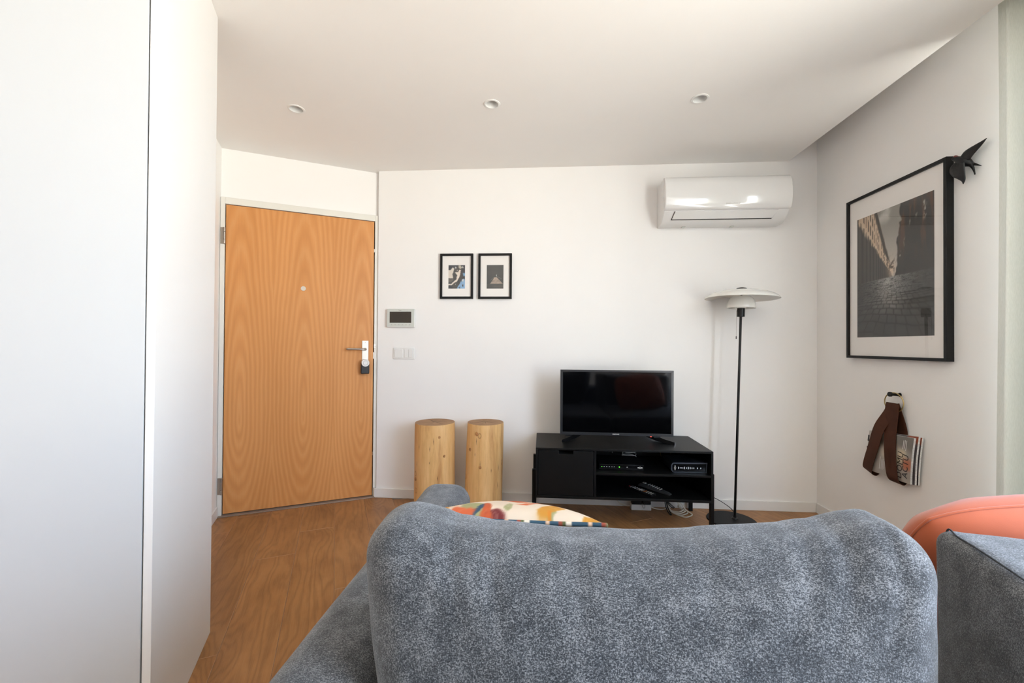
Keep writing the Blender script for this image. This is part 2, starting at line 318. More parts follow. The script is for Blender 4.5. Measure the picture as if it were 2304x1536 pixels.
# ------------------------------------------------------------------ builders
class MB:
    """collects geometry in world (or frame) coordinates; build() makes ONE mesh object relative to `origin`"""
    def __init__(s, origin=(0, 0, 0), frame=None):
        s.v = []; s.f = []; s.o = Vector(origin); s.fr = frame
    def add(s, vs_, fs_):
        b = len(s.v); s.v += [Vector(p) for p in vs_]; s.f += [tuple(i+b for i in q) for q in fs_]; return s
    def box(s, x0, x1, y0, y1, z0, z1):
        return s.add([(x0, y0, z0), (x1, y0, z0), (x1, y1, z0), (x0, y1, z0), (x0, y0, z1), (x1, y0, z1), (x1, y1, z1), (x0, y1, z1)],
                     [(3, 2, 1, 0), (4, 5, 6, 7), (0, 1, 5, 4), (1, 2, 6, 5), (2, 3, 7, 6), (3, 0, 4, 7)])
    def prism(s, pts, z0, z1):
        n = len(pts); v = [(p[0], p[1], z0) for p in pts]+[(p[0], p[1], z1) for p in pts]
        return s.add(v, [tuple(range(n-1, -1, -1)), tuple(range(n, 2*n))]+[(i, (i+1) % n, n+(i+1) % n, n+i) for i in range(n)])
    def extrude(s, pts, vec):
        n = len(pts); vec = Vector(vec); v = [Vector(p) for p in pts]; v += [p+vec for p in v]
        return s.add(v, [tuple(range(n-1, -1, -1)), tuple(range(n, 2*n))]+[(i, (i+1) % n, n+(i+1) % n, n+i) for i in range(n)])
    def cyl(s, p0, p1, r0, r1=None, n=24):
        p0, p1 = Vector(p0), Vector(p1); r1 = r0 if r1 is None else r1
        d = (p1-p0).normalized(); a = d.orthogonal().normalized(); b = d.cross(a)
        v = []
        for p, r in ((p0, r0), (p1, r1)):
            v += [p+a*(r*math.cos(2*PI*i/n))+b*(r*math.sin(2*PI*i/n)) for i in range(n)]
        return s.add(v, [tuple(range(n-1, -1, -1)), tuple(range(n, 2*n))]+[(i, (i+1) % n, n+(i+1) % n, n+i) for i in range(n)])
    def lathe(s, c, prof, n=48, axis=(0, 0, 1), close=False):
        """prof: list of (radius, height)"""
        c = Vector(c); ax = Vector(axis).normalized(); a = ax.orthogonal().normalized(); b = ax.cross(a); v = []; f = []
        for r, h in prof:
            v += [c+ax*h+a*(r*math.cos(2*PI*i/n))+b*(r*math.sin(2*PI*i/n)) for i in range(n)]
        m_ = len(prof)
        for j in range(m_ if close else m_-1):
            j2 = (j+1) % m_
            for i in range(n):
                f.append((j*n+i, j*n+(i+1) % n, j2*n+(i+1) % n, j2*n+i))
        return s.add(v, f)
    def tube(s, pts, r, n=8, smooth=0, closed=False):
        pts = [Vector(p) for p in pts]
        if smooth: pts = catmull(pts, smooth, closed)
        m_ = len(pts); v = []; f = []; up = None
        for i, p in enumerate(pts):
            q0 = pts[i-1] if (i or closed) else p; q1 = pts[(i+1) % m_] if (i < m_-1 or closed) else p
            d = (q1-q0).normalized()
            if up is None: up = d.orthogonal().normalized()
            up = (up-d*up.dot(d)).normalized(); w = d.cross(up)
            rr = r[i*len(r)//m_] if isinstance(r, (list, tuple)) else r
            v += [p+up*(rr*math.cos(2*PI*k_/n))+w*(rr*math.sin(2*PI*k_/n)) for k_ in range(n)]
        for i in range(m_ if closed else m_-1):
            j = (i+1) % m_
            for k_ in range(n): f.append((i*n+k_, i*n+(k_+1) % n, j*n+(k_+1) % n, j*n+k_))
        if not closed: f += [tuple(range(n-1, -1, -1)), tuple(range((m_-1)*n, m_*n))]
        return s.add(v, f)
    def ribbon(s, pts, widths, wdirs, th):
        """flat strap along pts; wdirs: width direction at every point; thickness th"""
        pts = [Vector(p) for p in pts]; n = len(pts); v = []
        for i, p in enumerate(pts):
            d = (pts[min(n-1, i+1)]-pts[max(0, i-1)]).normalized(); w = Vector(wdirs[i]); w = (w-d*w.dot(d)).normalized()
            nn = d.cross(w); hw = widths[i]/2
            v += [p-w*hw-nn*th/2, p+w*hw-nn*th/2, p+w*hw+nn*th/2, p-w*hw+nn*th/2]
        f = [(3, 2, 1, 0), tuple(4*(n-1)+q for q in range(4))]
        for i in range(n-1):
            for q in range(4): f.append((4*i+q, 4*i+(q+1) % 4, 4*i+4+(q+1) % 4, 4*i+4+q))
        return s.add(v, f)
    def mesh(s, name):
        me = bpy.data.meshes.new(name); me.from_pydata([tuple(p-s.o) for p in s.v], [], s.f); me.validate(); me.update()
        import bmesh
        bm = bmesh.new(); bm.from_mesh(me); bmesh.ops.recalc_face_normals(bm, faces=bm.faces); bm.to_mesh(me); bm.free()
        return me
    def build(s, name, material, parent=None, smooth=False, bevel=0.0, seg=2, angle=35):
        me = s.mesh(name); o = bpy.data.objects.new(name, me); COL.objects.link(o)
        me.materials.append(MATS[material])
        if parent is not None: o.parent = parent
        else: o.location = s.o
        finish(o, smooth, bevel, seg, angle); return o
def finish(o, smooth, bevel=0, seg=2, angle=35):
    if bevel:
        b = o.modifiers.new('edge', 'BEVEL'); b.width = bevel; b.segments = seg; b.limit_method = 'ANGLE'; b.angle_limit = math.radians(30)
        b.harden_normals = False
    if smooth or bevel:
        for p in o.data.polygons: p.use_smooth = True
        try: o.data.set_sharp_from_angle(angle=math.radians(angle))
        except Exception: pass
def catmull(pts, k, closed=False):
    out = []; n = len(pts); rng = range(n if closed else n-1)
    for i in rng:
        p0 = pts[i-1] if (i or closed) else pts[0]; p1 = pts[i]; p2 = pts[(i+1) % n]
        p3 = pts[(i+2) % n] if (closed or i+2 < n) else pts[-1]
        for j in range(k):
            t = j/k
            out.append(0.5*((2*p1)+(p2-p0)*t+(2*p0-5*p1+4*p2-p3)*t*t+(3*p1-p0-3*p2+p3)*t**3))
    if not closed: out.append(pts[-1])
    return out
def tag(o, label=None, cat=None, group=None, kind=None):
    if label: o['label'] = label
    if cat: o['category'] = cat
    if group: o['group'] = group
    if kind: o['kind'] = kind
    return o
def thing(name, loc, label=None, cat=None, group=None, kind=None, rotz=0.0):
    o = bpy.data.objects.new(name, None); COL.objects.link(o); o.empty_display_size = 0.05
    o.location = loc; o.rotation_euler = (0, 0, rotz); return tag(o, label, cat, group, kind)
def copy_tree(o, parent=None):
    c = o.copy(); COL.objects.link(c); c.parent = parent
    for ch in [x for x in bpy.data.objects if x.parent == o]: copy_tree(ch, c)
    return c
def text(name, s, size, loc, xdir, ydir, material, parent, origin, extrude=0.0002, align='CENTER', bold=0.0):
    """flat lettering: xdir reading direction, ydir letter-up direction (world)"""
    cu = bpy.data.curves.new(name, 'FONT'); cu.body = s; cu.size = size; cu.align_x = align; cu.align_y = 'CENTER'
    cu.extrude = extrude; cu.offset = bold; cu.resolution_u = 2
    tmp = bpy.data.objects.new('tmp', cu); COL.objects.link(tmp)
    me = bpy.data.meshes.new_from_object(tmp); bpy.data.objects.remove(tmp)
    x = Vector(xdir).normalized(); y = Vector(ydir).normalized(); z = x.cross(y)
    M = Matrix((x, y, z)).transposed()
    for v in me.vertices: v.co = M @ v.co + Vector(loc) - Vector(origin)
    me.name = name; me.materials.clear(); me.materials.append(MATS[material])
    o = bpy.data.objects.new(name, me); COL.objects.link(o); o.parent = parent
    return o
def ink_grid(name, fn, nu, nv, pos, material, parent, origin):
    """a printed sheet: grid of vertices coloured by fn(u,v) (numpy arrays, sRGB 0-255); pos(u,v)->world point"""
    U, V = np.meshgrid(np.linspace(0, 1, nu), np.linspace(0, 1, nv)); rgb = fn(U, V)
    rgb = np.clip(rgb, 0, 255)/255.0; rgb = np.where(rgb <= 0.04045, rgb/12.92, ((rgb+0.055)/1.055)**2.4)
    vs_ = [tuple(pos(u, v)-Vector(origin)) for u, v in zip(U.ravel(), V.ravel())]
    fs_ = [(j*nu+i, j*nu+i+1, (j+1)*nu+i+1, (j+1)*nu+i) for j in range(nv-1) for i in range(nu-1)]
    me = bpy.data.meshes.new(name); me.from_pydata(vs_, [], fs_); me.update()
    at = me.attributes.new('ink', 'FLOAT_COLOR', 'POINT'); a = np.ones((nu*nv, 4), np.float32); a[:, :3] = rgb.reshape(-1, 3)
    at.data.foreach_set('color', a.ravel()); me.materials.append(MATS[material])
    o = bpy.data.objects.new(name, me); COL.objects.link(o); o.parent = parent; return o
# numpy value noise
_rng = np.random.RandomState(3); _G = _rng.rand(64, 64)
def vnoise(x, y):
    xi = np.floor(x).astype(int); yi = np.floor(y).astype(int); fx = x-xi; fy = y-yi
    fx = fx*fx*(3-2*fx); fy = fy*fy*(3-2*fy); g = lambda a, b: _G[a % 64, b % 64]
    return (g(xi, yi)*(1-fx)+g(xi+1, yi)*fx)*(1-fy)+(g(xi, yi+1)*(1-fx)+g(xi+1, yi+1)*fx)*fy
def fbm(x, y, o=4):
    s = 0; a = 0.5
    for i in range(o): s = s+a*vnoise(x*2**i+i*7.3, y*2**i+i*3.1); a *= 0.5
    return s/(1-0.5**o)
def smooth01(x, a, b):
    t = np.clip((x-a)/(b-a), 0, 1); return t*t*(3-2*t)
def lerp(a, b, t):
    a = np.asarray(a, float); b = np.asarray(b, float)
    if a.ndim == 1: a = a[None, None, :]
    if b.ndim == 1: b = b[None, None, :]
    return a*(1-t[..., None])+b*t[..., None]
#@@STRUCTURE
# ================================================================== the room
mat('plank_edge_lit', (0.42, 0.235, 0.125), 0.5)  # chamfers coloured lighter, painting in the light the grooves catch
def build_floor():
    fl = MB((0, 0, 0)).box(LEFT_X-0.15, W+0.35, REAR_Y-0.15, D+0.6, -0.10, -0.0125).build('floor', 'subfloor'); tag(fl, kind='structure')
    PWID, PL = 0.1960, 1.38
    joints = {-1: 2.818, -2: 2.541, -3: 1.823, 0: 2.10, 1: 2.62, 2: 1.75, 3: 2.37, 4: 2.06, -4: 2.98, 5: 2.9, 6: 2.45}
    planes = [((1, 0), W-0.001), ((-1, 0), -LEFT_X), ((0, 1), D-0.001), ((0, -1), -REAR_Y), ((N2.x, N2.y), 3.268)]
    def clip(poly):
        for (a, b), d in planes:
            out = []
            for i in range(len(poly)):
                p, q = poly[i-1], poly[i]; fp = a*p[0]+b*p[1]-d; fq = a*q[0]+b*q[1]-d
                if (fp <= 0) != (fq <= 0):
                    t = fp/(fp-fq); out.append((p[0]+(q[0]-p[0])*t, p[1]+(q[1]-p[1])*t))
                if fq <= 0: out.append(q)
            poly = out
            if len(poly) < 3: return []
        return poly
    full = None; rr = random.Random(11); g = 0.0004; ch = 0.0013
    def plank_mesh(pl):
        n = len(pl); cx = sum(p[0] for p in pl)/n; cy = sum(p[1] for p in pl)/n
        def inset(p, d):
            l = math.hypot(p[0]-cx, p[1]-cy)
            sx_ = 1 if p[0] > cx else -1; sy_ = 1 if p[1] > cy else -1
            return (p[0]-sx_*d, p[1]-sy_*d)
        a = [(*p, -0.012) for p in pl]; b = [(*p, -ch) for p in pl]; c = [(*inset(p, ch*1.2), 0.0) for p in pl]
        f = [tuple(range(2*n, 3*n))]+[(i, (i+1) % n, n+(i+1) % n, n+i) for i in range(n)]+[(n+i, n+(i+1) % n, 2*n+(i+1) % n, 2*n+i) for i in range(n)]
        me = bpy.data.meshes.new('plank'); me.from_pydata(a+b+c, [], f); me.update()
        me.materials.append(MATS['oak_plank']); me.materials.append(MATS['plank_edge_lit'])
        for i, p in enumerate(me.polygons): p.material_index = 1 if i > n else 0
        return me
    for row in range(-20, 20):
        s0 = row*PWID; j = joints.get(row, 1.0+rr.random()*PL)
        j -= math.ceil((j+4.2)/PL)*PL
        while j < 4.2:
            c = sn(s0+PWID/2, j+PL/2)
            quad = [(-PWID/2+g, -PL/2+g), (PWID/2-g, -PL/2+g), (PWID/2-g, PL/2-g), (-PWID/2+g, PL/2-g)]
            wq = [tuple((sn(s0+PWID/2+x, j+PL/2+y)).to_2d()) for x, y in quad]
            cl = clip(wq)
            j += PL
            if len(cl) < 3: continue
            ar = abs(sum(cl[i-1][0]*cl[i][1]-cl[i][0]*cl[i-1][1] for i in range(len(cl))))/2
            if ar < 0.004: continue
            if ar > PWID*PL*0.985:
                if full is None: full = plank_mesh(quad)
                me = full
            else:
                loc = [((Vector((*p, 0))-c).dot(T2), (Vector((*p, 0))-c).dot(N2)) for p in cl]
                me = plank_mesh(loc)
            o = bpy.data.objects.new('plank', me); COL.objects.link(o); o.parent = fl
            o.location = c; o.rotation_euler = (0, 0, DA)
build_floor()

# ceiling with three round cut-outs for the downlights, and the raised curtain pocket
SPOTS = [(-1.371, 2.187), (-0.278, 2.208), (0.823, 2.227)]
SPOT_R = 0.037
def build_ceiling():
    b = MB((0, 0, CH)); x0, x1, y0, y1 = LEFT_X-0.15, CE, REAR_Y-0.15, D+0.6; hs = 0.06
    cells = [(x-hs, x+hs, y-hs, y+hs, x, y) for x, y in SPOTS]
    xs = x0
    def quad(a, c, d, e_): b.add([(a, d, CH), (c, d, CH), (c, e_, CH), (a, e_, CH)], [(0, 3, 2, 1)])
    for (a, c, d, e_, cx, cy) in cells:
        quad(xs, a, y0, y1); quad(a, c, y0, d); quad(a, c, e_, y1); xs = c
        n = 48; ring = [(cx+SPOT_R*math.cos(2*PI*i/n), cy+SPOT_R*math.sin(2*PI*i/n), CH) for i in range(n)]
        sq = []
        for i in range(n):
            ca, sa = math.cos(2*PI*i/n), math.sin(2*PI*i/n); k_ = hs/max(abs(ca), abs(sa)); sq.append((cx+ca*k_, cy+sa*k_, CH))
        b.add(ring+sq, [(i, (i+1) % n, n+(i+1) % n, n+i) for i in range(n)])
    quad(xs, x1, y0, y1)
    b.add([(CE, y0, CH), (CE, y1, CH), (CE, y1, POCKET), (CE, y0, POCKET)], [(0, 1, 2, 3)])
    b.box(CE, W+0.35, y0, y1, POCKET, POCKET+0.1)
    b.box(x0, CE-0.001, y0, y1, POCKET, POCKET+0.1)
    o = b.build('ceiling', 'ceiling_paint'); tag(o, kind='structure')
build_ceiling()

HT = POCKET+0.05
o = MB((0, D, 0)).prism([(-1.234, D), (W+0.3, D), (W+0.3, D+0.16), (-1.234+N2.x*0.18, D+N2.y*0.18)], -0.01, HT).build('wall_back', 'wall_paint'); tag(o, kind='structure')
# entrance wall, with the doorway left open for the door set
DS0, DS1, DZ1 = -0.716, 0.2840, 2.118     # outer limits of the door frame
DN = 3.29
wd = MB(sn(0, DN))
def sprism(b, s0, s1, n0, n1, z0, z1): return b.prism([sn(s0, n0), sn(s1, n0), sn(s1, n1), sn(s0, n1)], z0, z1)
sprism(wd, -0.95, DS0, DN, DN+0.14, -0.01, HT); sprism(wd, DS0, DS1, DN, DN+0.14, DZ1, HT); sprism(wd, DS1, 0.42, DN, DN+0.14, -0.01, HT)
tag(wd.build('wall_entrance', 'wall_paint'), kind='structure')
LS = -0.7178
wl = MB(sn(LS, 2)); sprism(wl, LS-0.12, LS, 1.985, DN+0.05, -0.01, HT); tag(wl.build('wall_left', 'wall_paint'), kind='structure')
tag(MB((LEFT_X, 0, 0)).box(LEFT_X-0.12, LEFT_X, REAR_Y-0.1, 2.2, -0.01, HT).build('wall_left_near', 'wall_paint'), kind='structure')
tag(MB((0, REAR_Y, 0)).box(LEFT_X-0.12, W+0.3, REAR_Y-0.12, REAR_Y, -0.01, HT).build('wall_rear', 'wall_paint'), kind='structure')
wr = MB((W, 0, 0)); WX = W+0.25
wr.box(W, WX, WIN_Y1, D+0.16, -0.01, HT); wr.box(W, WX, REAR_Y-0.1, WIN_Y0, -0.01, HT)
wr.box(W, WX, WIN_Y0, WIN_Y1, WIN_Z1, HT); wr.box(W, WX, WIN_Y0, WIN_Y1, -0.01, WIN_Z0)
tag(wr.build('wall_right', 'wall_paint'), kind='structure')
# far corner behind the left wall and wardrobe, closes the shell
tag(MB((LEFT_X, 2.2, 0)).prism([(LEFT_X-0.12, 2.0), sn(LS-0.06, 2.0), sn(LS-0.06, 3.3), (LEFT_X-0.12, 2.6)], -0.01, HT).build('wall_left_corner', 'wall_paint'), kind='structure')
# baseboards
BH, BT = 0.068, 0.012
bb = MB((0, D, 0)).prism([(-1.2465, D-BT), (W-BT, D-BT), (W, D), (-1.236, D), (-1.2515, D+0.03), (-1.264, D+0.025)], 0, BH)
tag(bb.build('baseboard_back', 'trim_paint', bevel=0.002), kind='structure')
tag(MB((W, 0, 0)).box(W-BT, W, WIN_Y1+0.02, D-BT, 0, BH).build('baseboard_right', 'trim_paint', bevel=0.002), kind='structure')
bl = MB(sn(LS, 2.5)); sprism(bl, LS, LS+0.010, 1.985, 3.255, 0, BH); tag(bl.build('baseboard_left', 'trim_paint', bevel=0.002), kind='structure')

# window: frame, mullion, two panes
def build_window():
    w = thing('window_1', (W+0.12, (WIN_Y0+WIN_Y1)/2, WIN_Z0), kind='structure'); O = w.location
    xa, xb = W+0.08, W+0.14; fw = 0.055
    for (y0, y1, z0, z1) in [(WIN_Y0, WIN_Y1, WIN_Z0, WIN_Z0+fw), (WIN_Y0, WIN_Y1, WIN_Z1-fw, WIN_Z1)]:
        MB(O).box(xa, xb, y0, y1, z0, z1).build('window_rail', 'window_frame_paint', w, bevel=0.003)
    ym = (WIN_Y0+WIN_Y1)/2; ys = [WIN_Y0, ym, WIN_Y1-fw]
    for y in ys: MB(O).box(xa, xb, y, y+fw, WIN_Z0+fw, WIN_Z1-fw).build('window_stile', 'window_frame_paint', w, bevel=0.003)
    for y0, y1 in ((WIN_Y0+fw, ym), (ym+fw, WIN_Y1-fw)):
        MB(O).add([(W+0.11, y0, WIN_Z0+fw), (W+0.11, y1, WIN_Z0+fw), (W+0.11, y1, WIN_Z1-fw), (W+0.11, y0, WIN_Z1-fw)], [(0, 1, 2, 3)]).build('pane', 'window_glass', w)
build_window()

# sheer curtain gathered at the far end of the window
def build_curtain():
    xc = W-0.095; y1, y0 = 1.785, 0.90; n = 220; zt, zb = POCKET-0.01, 0.012
    b = MB((xc, (y0+y1)/2, 0)); rows = 26
    for k_ in range(rows+1):
        z = zt+(zb-zt)*k_/rows; q = 1.0+0.25*k_/rows
        for i in range(n+1):
            t = i/n; y = y1-(y1-y0)*t
            ph = t*2*PI*11.0+0.5*math.sin(t*9)+0.25*math.sin(k_*0.13)
            x = xc+(0.030*math.sin(ph)*q+0.008*math.sin(2.3*ph+1))*min(1, t*9+0.12)
            b.v.append(Vector((x, y+0.008*math.sin(z*1.7+1.2)*(1-t), z)))
    for k_ in range(rows):
        for i in range(n): a = k_*(n+1)+i; b.f.append((a, a+1, a+n+2, a+n+1))
    o = thing('curtain', (xc, (y0+y1)/2, 0), 'pale sheer curtain hanging at the window on the right wall', 'curtain')
    b.build('sheer_panel', 'sheer', o, smooth=True, angle=180)
    MB(b.o).cyl((xc, WIN_Y0, POCKET-0.012), (xc, 1.82, POCKET-0.012), 0.011).build('curtain_rail', 'white_plastic', o, smooth=True)
build_curtain()

# ------------------------------------------------------------------ entrance door
def build_door():
    R = thing('door_1', sn(-0.215, 3.27), kind='structure', rotz=DA)
    # local frame: x along the wall, y away from the room, z up; s = x-0.215
    def L(b): return b
    l0, l1, zb, zt = -0.6890+0.215, 0.2595+0.215, 0.0125, 2.074
    f0, f1 = DS0+0.215, DS1+0.215
    leaf = MB().box(l0+0.004, l1-0.005, 0.0, 0.04, zb, zt-0.004).build('leaf', 'beech_veneer', R, bevel=0.0012)
    MB().box(f0, l0-0.001, -0.006, 0.10, 0.0, DZ1).build('jamb', 'frame_paint', R, bevel=0.002)
    MB().box(l1+0.001, f1, -0.006, 0.10, 0.0, DZ1).build('jamb', 'frame_paint', R, bevel=0.002)
    MB().box(l0-0.001, l1+0.001, -0.006, 0.10, zt, DZ1).build('lintel', 'frame_paint', R, bevel=0.002)
    MB().box(l0-0.001, l1+0.001, 0.042, 0.10, 0.0, zt).build('dark_backing', 'gap_dark', R)  # added near-black panel: blocks light from behind and darkens the door gaps
    MB().box(f0, f1, -0.030, 0.041, 0.0, 0.006).build('threshold', 'threshold_metal', R, bevel=0.002)
    pe = MB().cyl((-0.005, -0.004, 1.537), (-0.005, 0.0, 1.537), 0.0165, n=32).build('peephole', 'steel', leaf, smooth=True, bevel=0.001)
    # hinges on the left jamb
    for zc in (1.86, 0.20):
        h = MB().box(l0-0.024, l0-0.004, -0.0085, -0.004, zc-0.055, zc+0.055).build('hinge', 'hinge_metal', R, bevel=0.001)
        for z0, z1, r in ((-0.055, -0.026, 0.0085), (-0.025, 0.025, 0.0078), (0.026, 0.055, 0.0085)):
            MB().cyl((l0-0.002, -0.011, zc+z0), (l0-0.002, -0.011, zc+z1), r, n=20).build('knuckle', 'hinge_metal', h, smooth=True, bevel=0.001)
    # long plate with lever
    px = 0.198+0.215
    plate = MB().box(px-0.0235, px+0.0235, -0.005, 0.0, 1.000, 1.172).build('handle_plate', 'steel', leaf, bevel=0.004, seg=3)
    b = MB().cyl((px, -0.004, 1.108), (px, -0.018, 1.108), 0.0115, n=24)
    b.tube([(px, -0.016, 1.108), (px-0.002, -0.045, 1.108), (px-0.018, -0.055, 1.108), (px-0.06, -0.056, 1.1085), (px-0.122, -0.054, 1.109)], 0.0085, 14, smooth=6)
    b.build('lever', 'steel_dark', leaf, smooth=True)
    MB().lathe((px-0.122, -0.054, 1.109), [(0.0085, 0), (0.0075, 0.006), (0.004, 0.010), (0.0001, 0.0115)], 14, axis=(-1, 0, 0)).build('lever_cap', 'steel_dark', leaf, smooth=True)
    for zc in (1.157,): MB().cyl((px, -0.0058, zc), (px, -0.004, zc), 0.0038, n=12).build('plate_screw', 'steel_dark', plate)
    # motor lock with white turning ring
    lk = MB().box(px-0.031, px+0.027, -0.058, -0.0002, 0.927, 1.010).build('motor_lock', 'lock_black', leaf, bevel=0.005, seg=3)
    zr = 1.0075
    MB().lathe((px-0.001, -0.068, zr), [(0.0165, 0.001), (0.0175, 0.0), (0.0255, 0.0), (0.0275, 0.003), (0.0275, 0.066), (0.0165, 0.066)], 40, axis=(0, 1, 0)).build('turning_ring', 'white_plastic', lk, smooth=True)
    MB().cyl((px-0.001, -0.069, zr), (px-0.001, -0.030, zr), 0.0155, n=36).build('push_button', 'white_plastic', lk, smooth=True, bevel=0.0012)
    # strike pieces on the right jamb
    MB().box(l1-0.001, l1+0.012, -0.012, -0.0055, 1.118, 1.145).build('strike_plate', 'steel', R, bevel=0.001)
    MB().cyl((l1+0.0075, -0.0125, 1.131), (l1+0.0075, -0.0115, 1.131), 0.003, n=12).build('strike_screw', 'gap_dark', R)
    MB().box(l1-0.0045, l1+0.0005, 0.002, 0.030, 1.035, 1.085).build('latch_bolt', 'steel', R)
    MB().box(l1-0.0045, l1+0.0005, 0.002, 0.030, 0.310, 0.335).build('latch_bolt', 'steel', R)
    MB().box(l1-0.0045, l1+0.0005, 0.002, 0.030, 1.84, 1.865).build('latch_bolt', 'steel', R)
build_door()

# ------------------------------------------------------------------ wardrobe
def build_wardrobe():
    s1, n0, n1 = -0.450, 1.400, 1.977; s0 = -1.58
    R = thing('wardrobe', sn((s0+s1)/2, (n0+n1)/2), 'tall white built-in wardrobe reaching the ceiling left of the entrance door', 'wardrobe', rotz=DA)
    cs, cn = (s0+s1)/2, (n0+n1)/2
    def bx(a, b, c, d, z0, z1): return MB().box(a-cs, b-cs, c-cn, d-cn, z0, z1)
    th = 0.0195
    bx(s1-th, s1, n0, n1, 0, CH-0.0005).build('side_panel', 'wardrobe_side', R, bevel=0.0008)
    bx(s0, s0+th, n0+0.02, n1, 0, CH-0.0005).build('side_panel', 'wardrobe_side', R, bevel=0.0008)
    bx(s0+th, s1-th, n1-0.01, n1, 0.0, CH-0.001).build('back_panel', 'wardrobe_side', R)
    bx(s0+th, s1-th, n0+0.03, n1-0.01, 0.05, 0.07).build('bottom_panel', 'wardrobe_side', R)
    bx(s0+th, s1-th, n0+0.03, n1-0.01, CH-0.03, CH-0.01).build('top_panel', 'wardrobe_side', R)
    bx(s0+th, s1-th, n0+0.019, n0+0.022, 0.0, CH-0.002).build('shadow_gap', 'gap_dark', R)  # near-black sheet behind the doors, paints the shade in their seams
    dw = (s1-th-s0)/2
    for i in range(2):
        a = s0+dw*i+0.0008; b_ = s0+dw*(i+1)-(0.0034 if i == 1 else 0.0008)
        bx(a, b_, n0+0.0005, n0+0.0185, 0.008, CH-0.006).build('wardrobe_door', 'wardrobe_lacquer', R, bevel=0.0010)
build_wardrobe()
#@@OBJECTS
# ================================================================== things on the walls and ceiling
def build_spots():
    lab = ['round white recessed ceiling downlight nearest the entrance door', 'round white recessed ceiling downlight above the two small pictures', 'round white recessed ceiling downlight nearest the air conditioner']
    for i, (x, y) in enumerate(SPOTS):
        O = (x, y, CH)
        R = thing('ceiling_downlight', O, lab[i], 'light', 'recessed ceiling downlights')
        MB(O).lathe(O, [(0.034, 0.001), (0.0345, -0.0035), (0.041, -0.004), (0.0445, -0.0025), (0.045, -0.0002), (0.036, 0.001)], 48, close=True).build('trim_ring', 'white_plastic', R, smooth=True)
        MB(O).lathe(O, [(0.0355, -0.002), (0.033, 0.015), (0.029, 0.040), (0.026, 0.055)], 48).build('reflector_cup', 'white_plastic', R, smooth=True)
        MB(O).lathe(O, [(0.026, 0.055), (0.020, 0.050), (0.0001, 0.049)], 40).build('lamp_face', 'steel_dark', R, smooth=True)
build_spots()

def build_ac():
    x0, x1 = 0.819, 1.633; O = ((x0+x1)/2, D, 1.985)
    R = thing('air_conditioner', O, 'white split air conditioner high on the back wall above the lamp', 'air conditioner')
    y = D
    # body profile (y,z): wall, bottom, chin
    body = [(y-0.001, 1.987), (y-0.001, 2.285), (y-0.165, 2.285), (y-0.170, 2.06), (y-0.120, 2.003), (y-0.085, 1.987)]
    MB(O).extrude([(x0, a, b) for a, b in body], (x1-x0, 0, 0)).build('body', 'ac_body', R, bevel=0.006, seg=3)
    # curved front panel
    prof = [(y-0.150, 2.2875), (y-0.175, 2.284), (y-0.192, 2.268), (y-0.203, 2.235), (y-0.2085, 2.19), (y-0.209, 2.14), (y-0.203, 2.095), (y-0.192, 2.069), (y-0.182, 2.062), (y-0.160, 2.062)]
    b = MB(O).extrude([(x0-0.0005, a, c) for a, c in prof], (x1-x0+0.001, 0, 0))
    fp = b.build('front_panel', 'ac_gloss', R, bevel=0.005, seg=3, angle=50)
    fx0, fx1 = x0+0.062, x1-0.062
    def chin(t, off): return Vector((0, y-0.1745+(0.056)*t-off, 2.058-0.062*t-off*0.9))
    vs_ = [Vector((fx0+0.012, *chin(0.03, 0.004).yz)), Vector((fx1-0.012, *chin(0.03, 0.004).yz)), Vector((fx1-0.035, *chin(0.72, 0.004).yz)), Vector((fx0, *chin(0.72, 0.004).yz))]
    MB(O).extrude(vs_, (0, 0.007, 0.006)).build('louver', 'ac_body', R, bevel=0.002)
    vs_ = [Vector((fx0+0.009, *chin(0.05, 0.0012).yz)), Vector((fx1-0.0115, *chin(0.05, 0.0012).yz)), Vector((fx1-0.035, *chin(0.80, 0.0012).yz)), Vector((fx0-0.003, *chin(0.80, 0.0012).yz))]
    MB(O).extrude(vs_, (0, 0.004, 0.003)).build('air_outlet', 'gap_dark', R)
    for xx in (x0+0.16, x0+0.49):
        MB(O).box(xx, xx+0.022, y-0.05, y-0.02, 1.982, 1.989).build('clip', 'grey_plastic', R, bevel=0.001)
    text('logo', 'VULCANO', 0.019, (x0+0.437, y-0.2045, 2.092), (1, 0, 0), (0, 0.22, 1), 'ink_white', fp, O, extrude=0.0006)
build_ac()

